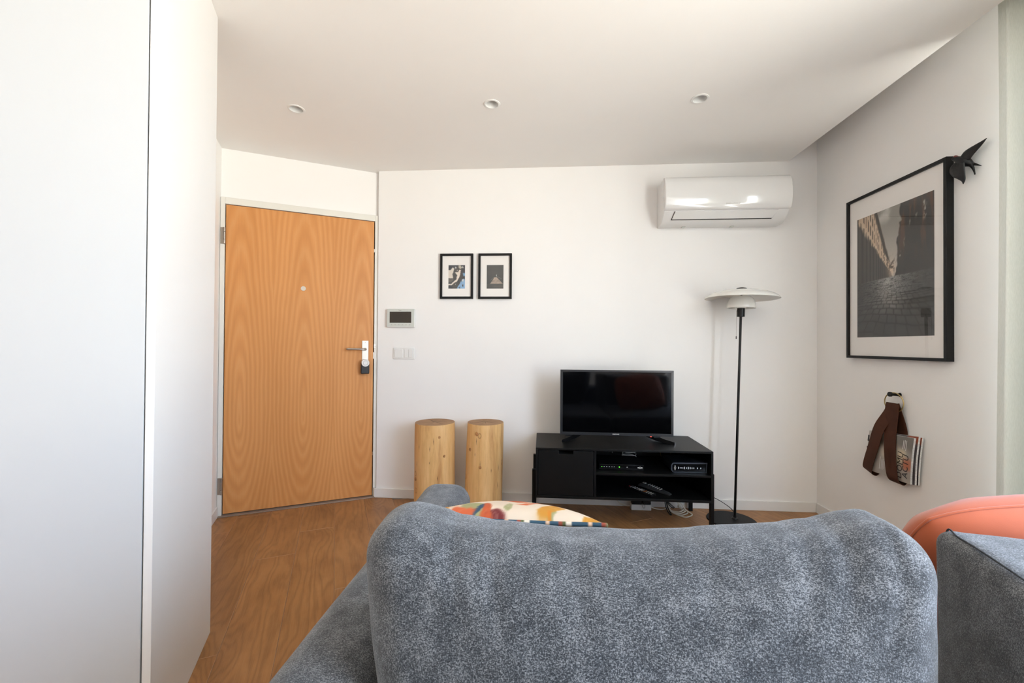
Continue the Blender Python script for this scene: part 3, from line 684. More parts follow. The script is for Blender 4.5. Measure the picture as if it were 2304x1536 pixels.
def picture(name, label, group, O, right, up, out, w, h, fw, depth, mat_in, pw, ph, pdy, fn, nu, nv, mtl='frame_black'):
    """framed print: O = centre on the wall; right/up/out unit vectors"""
    R = thing(name, O, label, 'picture', group); O = Vector(O); r, u, o_ = Vector(right), Vector(up), Vector(out)
    def P(a, b, c): return O+r*a+u*b+o_*c
    def slab(a0, a1, b0, b1, c0, c1):
        v = [P(a0, b0, c0), P(a1, b0, c0), P(a1, b1, c0), P(a0, b1, c0), P(a0, b0, c1), P(a1, b0, c1), P(a1, b1, c1), P(a0, b1, c1)]
        return MB(O).add(v, [(3, 2, 1, 0), (4, 5, 6, 7), (0, 1, 5, 4), (1, 2, 6, 5), (2, 3, 7, 6), (3, 0, 4, 7)])
    def rail(pts):
        v = [P(*p, 0.001) for p in pts]+[P(*p, depth) for p in pts]
        return MB(O).add(v, [(3, 2, 1, 0), (4, 5, 6, 7), (0, 1, 5, 4), (1, 2, 6, 5), (2, 3, 7, 6), (3, 0, 4, 7)])
    W2, H2, wi, hi = w/2, h/2, w/2-fw, h/2-fw
    for pts in ([(-W2, -H2), (W2, -H2), (wi, -hi), (-wi, -hi)], [(-W2, H2), (-wi, hi), (wi, hi), (W2, H2)],
                [(-W2, -H2), (-wi, -hi), (-wi, hi), (-W2, H2)], [(W2, -H2), (W2, H2), (wi, hi), (wi, -hi)]):
        rail(pts).build('frame_rail', mtl, R, bevel=0.0012)
    slab(-wi, wi, -hi, hi, 0.002, mat_in).build('mat_board', 'mat_board', R)
    def pos(a, b): return P(-pw/2+pw*a, pdy-ph/2+ph*b, mat_in+0.0004)
    ink_grid('print', fn, nu, nv, pos, 'print_ink', R, O)
    c = mat_in+0.003
    MB(O).add([P(-wi, -hi, c), P(wi, -hi, c), P(wi, hi, c), P(-wi, hi, c)], [(0, 1, 2, 3)]).build('glass', 'pane_glass', R)
    return R

def poly_mask(U, V, pts, soft=0.006):
    """soft inside mask of a polygon"""
    inside = np.zeros(U.shape, bool); n = len(pts)
    for i in range(n):
        x0, y0 = pts[i-1]; x1, y1 = pts[i]
        cnd = ((y0 > V) != (y1 > V)) & (U < (x1-x0)*(V-y0)/(y1-y0+1e-12)+x0); inside ^= cnd
    d = np.full(U.shape, 9.0)
    for i in range(n):
        x0, y0 = pts[i-1]; x1, y1 = pts[i]; dx, dy = x1-x0, y1-y0
        t = np.clip(((U-x0)*dx+(V-y0)*dy)/(dx*dx+dy*dy+1e-12), 0, 1)
        d = np.minimum(d, np.hypot(U-x0-t*dx, V-y0-t*dy))
    sd = np.where(inside, d, -d); return np.clip(sd/soft*0.5+0.5, 0, 1)

def street_print(U, V):
    vx, vy = 0.515, 0.462
    sky = lerp((150, 146, 138), (196, 188, 178), smooth01(V, 0.95, 0.5))
    cl = smooth01(fbm(U*7+2, V*9), 0.45, 0.75)*smooth01(V, 0.86, 0.95)
    img = lerp(sky, (205, 202, 195), cl)
    # left row of houses
    wob = (fbm(U*30, V*30)-0.5)*0.012
    left = poly_mask(U+wob, V, [(vx-0.01, vy), (vx-0.03, vy+0.10), (0.44, 0.66), (0.30, 1.01), (-0.1, 1.01), (-0.1, vy-0.02)])
    per = np.clip((vx-U)/0.5, 0.02, 1.2)                      # 1 at left edge, small near the vanishing point
    hgt = (V-vy)/per                                           # height on the facade
    col_ix = np.log(per+0.02)*7.0
    stripes = (np.sin(col_ix*2*PI*0.9) > 0.25)
    dark = lerp((66, 62, 58), (84, 78, 72), fbm(U*12, V*4))
    dark = lerp(dark, (48, 45, 43), (stripes & (hgt < 0.52)).astype(float)*0.75)
    lit = lerp((196, 166, 136), (224, 204, 180), fbm(U*25, V*18))
    win = (np.sin(col_ix*2*PI*1.5) > 0.35) & (np.mod(hgt*5.5, 1) > 0.28)
    lit = lerp(lit, (70, 58, 50), win.astype(float)*0.85)
    litm = smooth01(hgt+(fbm(U*20, V*20)-0.5)*0.12, 0.47, 0.54)
    fac = lerp(dark, (0, 0, 0), np.zeros_like(U)); fac = fac*(1-litm[..., None])+lit*litm[..., None]
    eave = poly_mask(U, V, [(vx-0.028, vy+0.11), (0.44, 0.66), (0.30, 1.01), (0.255, 1.01), (0.40, 0.66), (vx-0.04, vy+0.11)])
    fac = lerp(fac, (58, 54, 50), eave*0.9)
    img = img*(1-left[..., None])+fac*left[..., None]
    # lit end of the street
    glow = np.exp(-(((U-0.50)/0.05)**2+((V-0.52)/0.06)**2)); img = lerp(img, (232, 206, 180), np.clip(glow*0.9, 0, 1)*(V > vy))
    tw = smooth01(fbm(U*60, V*60), 0.5, 0.6)*np.exp(-(((U-0.50)/0.06)**2+((V-0.55)/0.055)**2)); img = lerp(img, (70, 58, 52), np.clip(tw*0.9, 0, 1))
    # right row of houses
    wob2 = (fbm(U*26+5, V*26)-0.5)*0.03
    right = poly_mask(U+wob2, V, [(0.545, vy), (0.575, 0.58), (0.565, 0.72), (0.60, 0.83), (0.59, 0.86), (0.625, 0.87), (0.60, 0.93), (0.615, 1.01), (1.1, 1.01), (1.1, vy-0.01)])
    rb = lerp((44, 41, 40), (58, 53, 50), fbm(U*9, V*6))
    rb = lerp(rb, (92, 62, 46), smooth01(fbm(U*30, V*4+3), 0.48, 0.66)*smooth01(V, 0.50, 0.80)*0.95)
    rb = lerp(rb, (40, 38, 37), smooth01(fbm(U*22+9, V*14), 0.58, 0.68)*0.6)
    for (cx, cy, w_, h_) in [(0.905, 0.88, 0.018, 0.05), (0.89, 0.94, 0.012, 0.02), (0.80, 0.86, 0.010, 0.03), (0.66, 0.70, 0.010, 0.03), (0.61, 0.62, 0.008, 0.02), (0.72, 0.83, 0.012, 0.025)]:
        q = np.exp(-(((U-cx-(V-cy)*0.25)/w_)**4+((V-cy)/h_)**4))*smooth01(fbm(U*60, V*40), 0.35, 0.6); rb = lerp(rb, (190, 182, 172), np.clip(q, 0, 1)*0.9)
    img = img*(1-right[..., None])+rb*right[..., None]
    # cobbles
    gm = smooth01(vy-V+(U-vx)*0.02, -0.004, 0.008)
    dd = np.clip(vy-V, 0.0, 1)+0.03; gx = (U-vx)/dd; gy = 1.9/dd+0.35*np.sin(gx*1.3)+0.25*fbm(U*9, V*9)
    row = np.floor(gy); cxx = gx*3.0+row*0.5+0.2*np.sin(row*2.7); fx = np.abs(cxx-np.floor(cxx)-0.5)*2; fy = np.abs(gy-row-0.5)*2
    edge = np.maximum(fx**4, fy**4)
    lum = 74+26*fbm(U*14, V*14)-62*smooth01(edge, 0.25, 1.0)+44*(1-fy)*smooth01(fbm(np.floor(cxx)*3.1, row*1.7), 0.2, 0.8)
    fade = np.exp(-((U-0.47)/0.30)**2)*smooth01(V, 0.02, 0.36)
    lum = 50+(lum-50)*(0.25+1.0*fade)+44*np.exp(-((U-0.47)/0.16)**2)*smooth01(V, 0.12, 0.42)
    gr = np.stack([lum*1.0, lum*0.985, lum*0.965], -1); 
    img = img*(1-gm[..., None])+gr*gm[..., None]
    return img*0.93+6

def marble_print(U, V):
    w = (fbm(U*6+1, V*6)-0.5)*0.09; u = U+w; v = V+(fbm(U*5+9, V*5+4)-0.5)*0.08
    img = lerp((46, 48, 54), (72, 66, 60), smooth01(fbm(U*3, V*3+7), 0.35, 0.7))
    cream = (214, 203, 190)
    a = poly_mask(u, v, [(-0.1, 0.76), (0.13, 0.80), (0.24, 0.90), (0.33, 0.86), (0.30, 0.70), (0.24, 0.60), (0.28, 0.45), (-0.1, 0.42)], 0.02); img = lerp(img, cream, a)
    s = poly_mask(u, v, [(-0.1, 0.17), (0.12, 0.20), (0.36, 0.30), (0.50, 0.44), (0.55, 0.58), (0.38, 0.68), (0.60, 0.72), (0.64, 0.80), (0.76, 0.80), (0.72, 0.60), (0.60, 0.42), (0.45, 0.26), (0.2, 0.15), (-0.1, 0.12)], 0.015); img = lerp(img, (226, 212, 198), s)
    t = poly_mask(u, v, [(0.60, 0.90), (0.62, 1.0), (0.76, 1.0), (0.82, 0.90), (0.74, 0.84), (0.66, 0.86)], 0.02); img = lerp(img, (186, 176, 160), t)
    g = poly_mask(u, v, [(-0.1, 0.40), (0.30, 0.42), (0.32, 0.36), (0.12, 0.27), (-0.1, 0.26)], 0.03); img = lerp(img, (98, 90, 82), g)
    b = smooth01(u*0.9+(1-v)*0.75, 1.18, 1.23)*(v < 0.42); img = lerp(img, (134, 172, 208), b*smooth01(fbm(U*9, V*9), 0.3, 0.45))
    b2 = np.exp(-(((u-0.97)/0.10)**4+((v-0.60)/0.08)**4)); img = lerp(img, (126, 168, 205), b2)
    for cx, cy, r in [(0.43, 0.90, 0.045), (0.86, 0.92, 0.04), (0.45, 0.16, 0.02), (0.53, 0.78, 0.02), (0.88, 0.36, 0.05)]:
        q = np.exp(-(((u-cx)/r)**2+((v-cy)/(r*1.2))**2)**2); img = lerp(img, (212, 210, 206), q*0.9)
    return img

def pier_print(U, V):
    img = lerp((62, 64, 65), (74, 74, 72), np.exp(-(((U-0.5)/0.5)**2+((V-0.75)/0.4)**2)))
    img = lerp(img, (92, 86, 80), np.exp(-((V-0.10)/0.05)**2)*smooth01(U, 0.1, 0.5)*0.7)
    a = poly_mask(U, V, [(0.20, 0.20), (0.46, 0.48), (0.60, 0.48), (0.98, 0.20)], 0.015)
    p = lerp((150, 132, 120), (206, 188, 170), fbm(U*9, V*26)); gap = (np.mod((V-0.17)*(1+0.9*V)*17, 1) < 0.22)*(V < 0.36)
    p = lerp(p, (60, 56, 54), gap.astype(float)*0.8); img = img*(1-a[..., None])+p*a[..., None]
    f = np.exp(-(((U-0.585)/0.022)**4+((V-0.555)/0.045)**4)); img = lerp(img, (196, 198, 196), f)
    for x0, y0, x1, y1 in [(0.62, 0.51, 0.88, 0.42), (0.44, 0.49, 0.24, 0.36)]:
        t = np.clip(((U-x0)*(x1-x0)+(V-y0)*(y1-y0))/((x1-x0)**2+(y1-y0)**2), 0, 1); d = np.hypot(U-x0-t*(x1-x0), V-y0-t*(y1-y0))
        img = lerp(img, (150, 150, 148), np.clip(1-d/0.014, 0, 1)*0.7)
    return img

picture('framed_picture', 'small black frame with a marbled black, cream and blue print, left of a pair', 'pair of small framed prints on the back wall',
        (-0.633, D, 1.652), (1, 0, 0), (0, 0, 1), (0, -1, 0), 0.2475, 0.334, 0.0165, 0.020, 0.008, 0.124, 0.174, -0.004, marble_print, 80, 112)
picture('framed_picture', 'small black frame with a dark print of a pale wooden pier, right of a pair', 'pair of small framed prints on the back wall',
        (-0.347, D, 1.651), (1, 0, 0), (0, 0, 1), (0, -1, 0), 0.2475, 0.334, 0.0165, 0.020, 0.008, 0.124, 0.174, -0.004, pier_print, 80, 112)
picture('framed_picture', 'large black framed photograph of a cobbled street on the right wall', None,
        (W, 2.3745, 1.560), (0, -1, 0), (0, 0, 1), (-1, 0, 0), 0.634, 0.958, 0.0155, 0.035, 0.022, 0.4875, 0.705, -0.003, street_print, 130, 190)

def build_intercom():
    y = D; x0, x1, z0, z1 = -1.158, -0.944, 1.272, 1.410; O = ((x0+x1)/2, y, (z0+z1)/2)
    R = thing('video_intercom', O, 'pale grey video intercom monitor on the back wall beside the entrance door', 'intercom')
    b = MB(O).box(x0, x1, y-0.022, y-0.001, z0, z1).build('housing', 'white_plastic', R, bevel=0.004, seg=3)
    fc = MB(O).box(x0+0.004, x1-0.002, y-0.0245, y-0.0215, z0+0.006, z1-0.002).build('fascia', 'grey_plastic', R, bevel=0.001)
    MB(O).box(x0+0.025, x1-0.025, y-0.0252, y-0.0240, z0+0.034, z1-0.021).build('screen', 'screen_grey', R, bevel=0.0004)
    for i in range(6):
        xx = x0+0.040+i*0.0275
        MB(O).box(xx-0.004, xx+0.004, y-0.0250, y-0.0244, z0+0.0185, z0+0.0205).build('touch_mark', 'grey_text', fc)
    text('logo', 'Tegui', 0.010, ((x0+x1)/2-0.004, y-0.0248, z1-0.0115), (1, 0, 0), (0, 0, 1), 'grey_text', fc, O, bold=0.0001)
mat('screen_grey', lin((62, 56, 50)), 0.25)
build_intercom()
def build_switch():
    y = D; x0, x1, z0, z1 = -1.110, -0.946, 1.036, 1.122; O = ((x0+x1)/2, y, (z0+z1)/2)
    R = thing('light_switch', O, 'double white light switch plate below the intercom', 'switch')
    MB(O).box(x0, x1, y-0.009, y-0.0005, z0, z1).build('plate', 'white_plastic', R, bevel=0.004, seg=3)
    zc = (z0+z1)/2
    MB(O).box(x0+0.014, x0+0.074, y-0.0145, y-0.008, zc-0.031, zc+0.031).build('rocker', 'white_plastic', R, bevel=0.0015)
    for a in (0.0885, 0.1205): MB(O).box(x0+a, x0+a+0.0305, y-0.0145, y-0.008, zc-0.031, zc+0.031).build('rocker', 'white_plastic', R, bevel=0.0015)
build_switch()

# ------------------------------------------------------------------ swallow figurine on the right wall
def build_bird():
    k_ = 9.6; X = W-0.020
    def Q(cx, cy, dx=0.0): return at_x(2100+cx/k_, 280+cy/k_, X-dx)
    O = Q(640, 790); O.x = W
    R = thing('swallow_figurine', O, 'black swallow figurine flying at the corner of the large framed picture', 'figurine')
    def blade(b, st, n=12):
        """st: list of (pixel x, pixel y, half width px, thickness m, lift m)"""
        pts = [Q(a, c, l) for a, c, w, t, l in st]; m_ = len(pts); vs_ = []; fs_ = []
        for i, p in enumerate(pts):
            d = pts[min(m_-1, i+1)]-pts[max(0, i-1)]; d.x = 0; d.normalize(); w = Vector((0, -d.z, d.y)); hw = st[i][2]/k_*0.00220; t = st[i][3]/2
            vs_ += [p+w*(hw*math.cos(2*PI*q/n))+Vector((-t*math.sin(2*PI*q/n), 0, 0)) for q in range(n)]
        for i in range(m_-1):
            for q in range(n): fs_.append((i*n+q, i*n+(q+1) % n, (i+1)*n+(q+1) % n, (i+1)*n+q))
        fs_ += [tuple(range(n)), tuple(range((m_-1)*n, m_*n))]; b.add(vs_, fs_)
    def dense(st, k=5):
        pts = [Vector((s[0], s[1], s[2])) for s in st]; q = [Vector((s[3], s[4], 0)) for s in st]
        a = catmull(pts, k); c = catmull(q, k); return [(p.x, p.y, max(0.4, p.z), max(0.0008, r.x), r.y) for p, r in zip(a, c)]
    b = MB(O); blade(b, dense([(428, 742, 6, 0.006, 0.014), (460, 735, 46, 0.026, 0.014), (510, 745, 52, 0.030, 0.014), (600, 775, 78, 0.036, 0.012), (690, 810, 88, 0.036, 0.010), (780, 845, 58, 0.026, 0.004), (840, 868, 36, 0.014, 0.0)]))
    b.build('body', 'bird_black', R, smooth=True, angle=180)
    b = MB(O); blade(b, dense([(655, 745, 90, 0.020, 0.012), (730, 665, 112, 0.016, 0.014), (820, 580, 92, 0.012, 0.014), (930, 490, 66, 0.009, 0.012), (1050, 390, 36, 0.006, 0.010), (1155, 292, 3, 0.003, 0.008)])); b.build('wing', 'bird_black', R, smooth=True, angle=180)
    b = MB(O); blade(b, dense([(560, 800, 70, 0.020, 0.014), (510, 905, 150, 0.018, 0.022), (540, 1010, 135, 0.014, 0.024), (600, 1110, 84, 0.010, 0.022), (645, 1200, 44, 0.007, 0.018), (645, 1288, 4, 0.003, 0.014)])); b.build('wing', 'bird_black', R, smooth=True, angle=180)
    b = MB(O); blade(b, dense([(800, 850, 44, 0.012, 0.002), (880, 855, 26, 0.007, -0.004), (960, 872, 15, 0.005, -0.006), (1035, 890, 5, 0.003, -0.008)])); blade(b, dense([(800, 860, 40, 0.012, 0.002), (850, 930, 26, 0.007, -0.002), (880, 1000, 17, 0.005, -0.004), (900, 1080, 12, 0.003, -0.006)])); b.build('tail', 'bird_black', R, smooth=True, angle=180)
    b = MB(O); blade(b, dense([(452, 700, 8, 0.010, 0.020), (480, 692, 24, 0.016, 0.020), (515, 692, 14, 0.012, 0.020)], 4)); b.build('throat_patch', 'red_enamel', R, smooth=True, angle=180)
build_bird()

# ------------------------------------------------------------------ leather magazine sling
def build_sling():
    H = Vector((W, 2.350, 0.893))
    hk = thing('wall_hook', H, 'black peg hook on the right wall holding the leather sling', 'hook')
    MB(H).cyl((W, H.y, H.z), (W-0.003, H.y, H.z), 0.011, n=24).build('wall_plate', 'black_metal', hk, smooth=True, bevel=0.001)
    MB(H).cyl((W-0.003, H.y, H.z), (W-0.052, H.y, H.z+0.002), 0.0075, n=20).cyl((W-0.045, H.y, H.z+0.002), (W-0.056, H.y, H.z+0.0025), 0.0125, n=24).build('peg', 'black_metal', hk, smooth=True, bevel=0.001)
    O = Vector((W-0.03, 2.36, 0.88)); R = thing('magazine_sling', O, 'brown leather strap sling with brass ring holding magazines', 'magazine holder')
    xr = W-0.024; zc, rr_ = 0.8505, 0.052
    # ring hangs over the peg, slightly turned
    ring = [Vector((xr-0.006*math.cos(a), 2.359+rr_*math.cos(a), zc+rr_*math.sin(a))) for a in [2*PI*i/48 for i in range(48)]]
    MB(O).tube(ring, 0.0028, 10, closed=True).build('ring', 'brass', R, smooth=True)
    Yd = Vector((0, 1, 0))
    def strap(pts, ws, wd):
        p = catmull([Vector(q) for q in pts], 6); n = len(p); k = len(pts)
        w = [ws[0]+(ws[1]-ws[0])*min(1, i/(n*0.45)) for i in range(n)]; dirs = [wd]*n
        return MB(O).ribbon(p, w, dirs, 0.0028)
    zt = 0.832
    strap([(xr, 2.362, zt+0.012), (xr-0.006, 2.362, zt-0.03), (xr-0.020, 2.354, 0.72), (xr-0.032, 2.345, 0.60), (xr-0.034, 2.334, 0.50), (xr-0.030, 2.328, 0.452), (xr-0.014, 2.325, 0.432), (xr+0.004, 2.326, 0.436), (xr+0.018, 2.330, 0.470), (xr+0.0195, 2.335, 0.58), (xr+0.0165, 2.330, 0.70), (xr+0.006, 2.350, 0.80), (xr+0.001, 2.360, zt+0.010)], (0.079, 0.068), Vector((0, 1, 0.02))).build('strap', 'leather', R)
    strap([(xr+0.004, 2.372, zt+0.006), (xr-0.004, 2.382, zt-0.04), (xr-0.030, 2.418, 0.70), (xr-0.0345, 2.454, 0.585), (xr-0.034, 2.488, 0.49), (xr-0.030, 2.500, 0.449), (xr-0.010, 2.503, 0.434), (xr+0.006, 2.500, 0.442), (xr+0.0175, 2.492, 0.48), (xr+0.0195, 2.46, 0.58), (xr+0.016, 2.42, 0.70), (xr+0.008, 2.385, 0.80), (xr+0.003, 2.372, zt+0.004)], (0.070, 0.066), Vector((0, 1, 0.32))).build('strap', 'leather', R)
    strap([(xr-0.004, 2.361, zt+0.016), (xr-0.009, 2.361, zt-0.004), (xr-0.011, 2.361, zt-0.024)], (0.080, 0.080), Yd).build('stitched_fold', 'leather', R)
    # magazines
    TL, TR, BL, BR = (2.492, 0.673), (2.216, 0.690), (2.527, 0.448), (2.239, 0.451)
    def cover(U, V):
        # seen upright on the wall: U left to right, V bottom to top
        img = lerp((150, 142, 134), (176, 168, 158), fbm(U*5, V*5))
        img = lerp(img, (112, 106, 98), smooth01(V+0.25*U, 0.78, 1.05)*smooth01(U, 0.28, 0.4))
        img = lerp(img, (186, 182, 176), poly_mask(U, V, [(-0.1, -0.1), (0.20, -0.1), (0.20, 1.1), (-0.1, 1.1)], 0.03)*0.8)
        mug = np.exp(-(((U-0.48)/0.13)**4+((V-0.62)/0.20)**4)); img = lerp(img, (204, 192, 172), mug)
        dk = np.exp(-(((U-0.36)/0.09)**2+((V-0.80)/0.13)**2)); img = lerp(img, (60, 52, 44), dk*0.85)
        sh = np.exp(-(((U-0.46)/0.08)**4+((V-0.79)/0.035)**2)); img = lerp(img, (150, 128, 96), sh)
        q = np.exp(-(((U-0.80)/0.09)**4+((V-0.55)/0.17)**4)); img = lerp(img, (206, 190, 160), q)
        orr = np.exp(-(((U-0.92)/0.09)**4+((V-0.40)/0.13)**4)); img = lerp(img, (186, 104, 70), orr*0.9)
        return img
    def cover2(U, V):
        img = lerp((60, 54, 56), (96, 88, 92), fbm(U*8, V*8)); return lerp(img, (150, 74, 48), smooth01(U, 0.75, 0.85)*smooth01(V, 0.8, 0.9))
    specs = [('white and beige magazine, frontmost in the leather sling', 0.038, 0.000, 0.0, cover, 0.010), ('dark magazine behind the front one in the leather sling', 0.0255, 0.010, 0.010, cover2, 0.009), ('white edged magazine at the back of the leather sling', 0.0140, 0.014, 0.006, cover2, 0.008)]
    for lab, dx, sh, up, fn, th in specs:
        M = thing('magazine', (W-dx, 2.37, 0.45), lab, 'magazine', 'magazines in the leather sling'); MO = M.location
        def pos(u, v, c=0.0):
            y = (TL[0]*(1-u)+TR[0]*u)*v+(BL[0]*(1-u)+BR[0]*u)*(1-v); z = (TL[1]*(1-u)+TR[1]*u)*v+(BL[1]*(1-u)+BR[1]*u)*(1-v)
            if lab.startswith('dark') or lab.startswith('white edged'):
                if v > 0.5 and u < 0.5: z -= 0.0
            x = W-dx-c+0.006*max(0, u-0.55)**2*4-0.004*math.sin(PI*v)*u
            return Vector((x, y-sh*(0.55+0.45*u), z+up*v*u))
        nu, nv = 14, 12; b = MB(MO)
        g = lambda c: [pos(i/(nu-1), j/(nv-1), c) for j in range(nv) for i in range(nu)]
        b.v = g(0.0)+g(th*0.96); N = nu*nv; ed = [j*nu for j in range(nv)]
        for s_ in (0, N):
            for j in range(nv-1):
                for i in range(nu-1): a = s_+j*nu+i; b.f.append((a, a+1, a+nu+1, a+nu))
        loop = [i for i in range(nu)]+[j*nu+nu-1 for j in range(1, nv)]+[(nv-1)*nu+i for i in range(nu-2, -1, -1)]+[j*nu for j in range(nv-2, 0, -1)]
        for i in range(len(loop)): a, c = loop[i-1], loop[i]; b.f.append((a, c, c+N, a+N))
        b.build('pages', 'paper_edge', M)
        ink_grid('front_cover', fn, 48, 44, lambda u, v: pos(u, v, th), 'cover_ink', M, MO)
        if fn is cover:
            # lettering runs upwards along the cover
            def T(s_, u, v, size, mtl='ink_black', bold=0.0):
                p = pos(u, v, th+0.0006); p2 = pos(u, v+0.04, th+0.0006); d = (p2-p).normalized(); up_ = Vector((-1, 0, 0)).cross(d)
                n_ = d.cross(Vector((0, 1, 0))); yv = Vector((0, 1, 0)); yv = (yv-d*yv.dot(d)).normalized()
                text('cover_lettering', s_, size, p, d, yv, mtl, M, MO, extrude=0.0001, bold=bold)
            T('ELLE', 0.11, 0.50, 0.085, bold=0.0012); T('ACTU', 0.90, 0.36, 0.046); T('DOMU', 0.79, 0.36, 0.046)
            def bar(u, v0, v1, mtl):   # lines of print too small to read
                p, q = pos(u, v0, th+0.0004), pos(u, v1, th+0.0004); w = Vector((0, 0.0016, 0)); MB(MO).add([p-w, q-w, q+w, p+w], [(0, 1, 2, 3)]).build('print_line', mtl, M)
            for uu, v0, v1, k in ((0.345, 0.12, 0.42, 'ink_white'), (0.385, 0.13, 0.36, 'button_grey'), (0.415, 0.12, 0.38, 'button_grey'), (0.445, 0.15, 0.33, 'button_grey'), (0.815, 0.72, 0.92, 'ink_white'), (0.845, 0.74, 0.93, 'ink_white'), (0.875, 0.70, 0.92, 'ink_white')): bar(uu, v0, v1, k)
build_sling()
#@@FURNITURE
# ================================================================== furniture
def build_log(name, label, cx, cy, r0, r1, h, lean, seed):
    O = (cx, cy, 0); R = thing(name, O, label, 'stool', 'log stools by the back wall')
    n, rows = 64, 28; b = MB(O)
    for k_ in range(rows+1):
        t = k_/rows; z = h*t; r = r0+(r1-r0)*t
        for i in range(n):
            a = 2*PI*i/n; p = Vector((math.cos(a)*2+seed*3.1, math.sin(a)*2, z*2.5))
            q = r*(1+0.020*mnoise.noise(p)+0.010*mnoise.noise(p*2.7)); q *= 1-0.012*(k_ in (0, rows))
            b.v.append(Vector((cx+lean*z+q*math.cos(a), cy+q*math.sin(a), z)))
    for k_ in range(rows):
        for i in range(n): b.f.append((k_*n+i, k_*n+(i+1) % n, (k_+1)*n+(i+1) % n, (k_+1)*n+i))
    b.f.append(tuple(range(n-1, -1, -1)))
    top = b.v[-n:]; tr = b.build('trunk', 'log_side', R, smooth=True, angle=60)
    ct = MB((cx+lean*h, cy, h)); cc = Vector((cx+lean*h, cy, h))
    ct.v = [Vector(p) for p in top]+[cc+(p-cc)*0.6 for p in top]+[cc]
    for i in range(n): ct.f += [(i, (i+1) % n, n+(i+1) % n, n+i), (n+i, n+(i+1) % n, 2*n)]
    eo = ct.build('cut_face', 'log_end', R, smooth=True); eo.location = (lean*h, 0, h)
    rr = random.Random(seed); 
    for a0, ln, w in [(1.9, 0.95, 0.0022), (5.2, 0.80, 0.0020), (0.4, 0.75, 0.0009), (2.9, 0.85, 0.0009), (4.2, 0.7, 0.0008), (3.6, 0.6, 0.0007)]:
        a0 += seed*0.35; d = Vector((math.cos(a0), math.sin(a0), 0)); p = Vector((-d.y, d.x, 0)); pts = []
        for j in range(7): t = j/6*ln*r1*0.97; pts.append((cc+d*t+p*(rr.random()-0.5)*0.006*(j > 0), w*math.sin(PI*min(1, 0.25+j/8))))
        b = MB(O); b.v = [q-p*w_+Vector((0, 0, 0.0005)) for q, w_ in pts]+[q+p*w_+Vector((0, 0, 0.0005)) for q, w_ in pts]
        b.f = [(j, j+1, 8+j, 7+j) for j in range(6)]; b.build('crack', 'gap_dark', R)
    # knots and drying splits on the side that faces the room
    for j in range(9):
        a = -PI/2+(rr.random()-0.5)*2.2; z = h*(0.12+0.8*rr.random()); r = r0+(r1-r0)*z/h
        c = Vector((cx+lean*z+r*0.997*math.cos(a), cy+r*0.997*math.sin(a), z)); d = Vector((math.cos(a), math.sin(a), 0)); tdir = Vector((-d.y, d.x, 0))
        if j < 3:
            s_ = 0.006+0.007*rr.random(); m_ = 16
            b = MB(O); b.v = [c+d*0.0012+tdir*(s_*math.cos(2*PI*i/m_))+Vector((0, 0, s_*1.15*math.sin(2*PI*i/m_))) for i in range(m_)]+[c+d*0.0052+tdir*(s_*0.72*math.cos(2*PI*i/m_))+Vector((0, 0, s_*0.85*math.sin(2*PI*i/m_))) for i in range(m_)]
            b.f = [(i, (i+1) % m_, m_+(i+1) % m_, m_+i) for i in range(m_)]+[tuple(range(m_, 2*m_))]; b.build('knot', 'knot_wood', R, smooth=True)
        else:
            l = 0.010+0.02*rr.random(); w = 0.0014
            b = MB(O); b.v = [c+d*0.004+Vector((0, 0, -l)), c+d*0.004+tdir*w, c+d*0.004+Vector((0, 0, l)), c+d*0.004-tdir*w]; b.f = [(0, 1, 2, 3)]; b.build('split', 'gap_dark', R)
mat('knot_wood', (0.42, 0.20, 0.07), 0.6, var=(90, 0.4))
build_log('log_stool', 'peeled tree trunk log stool nearest the entrance door, partly behind the sofa arm', -0.745, 2.842, 0.141, 0.1375, 0.604, 0.004, 1)
build_log('log_stool', 'peeled tree trunk log stool nearest the black television bench', -0.401, 2.846, 0.131, 0.1255, 0.610, 0.022, 2)

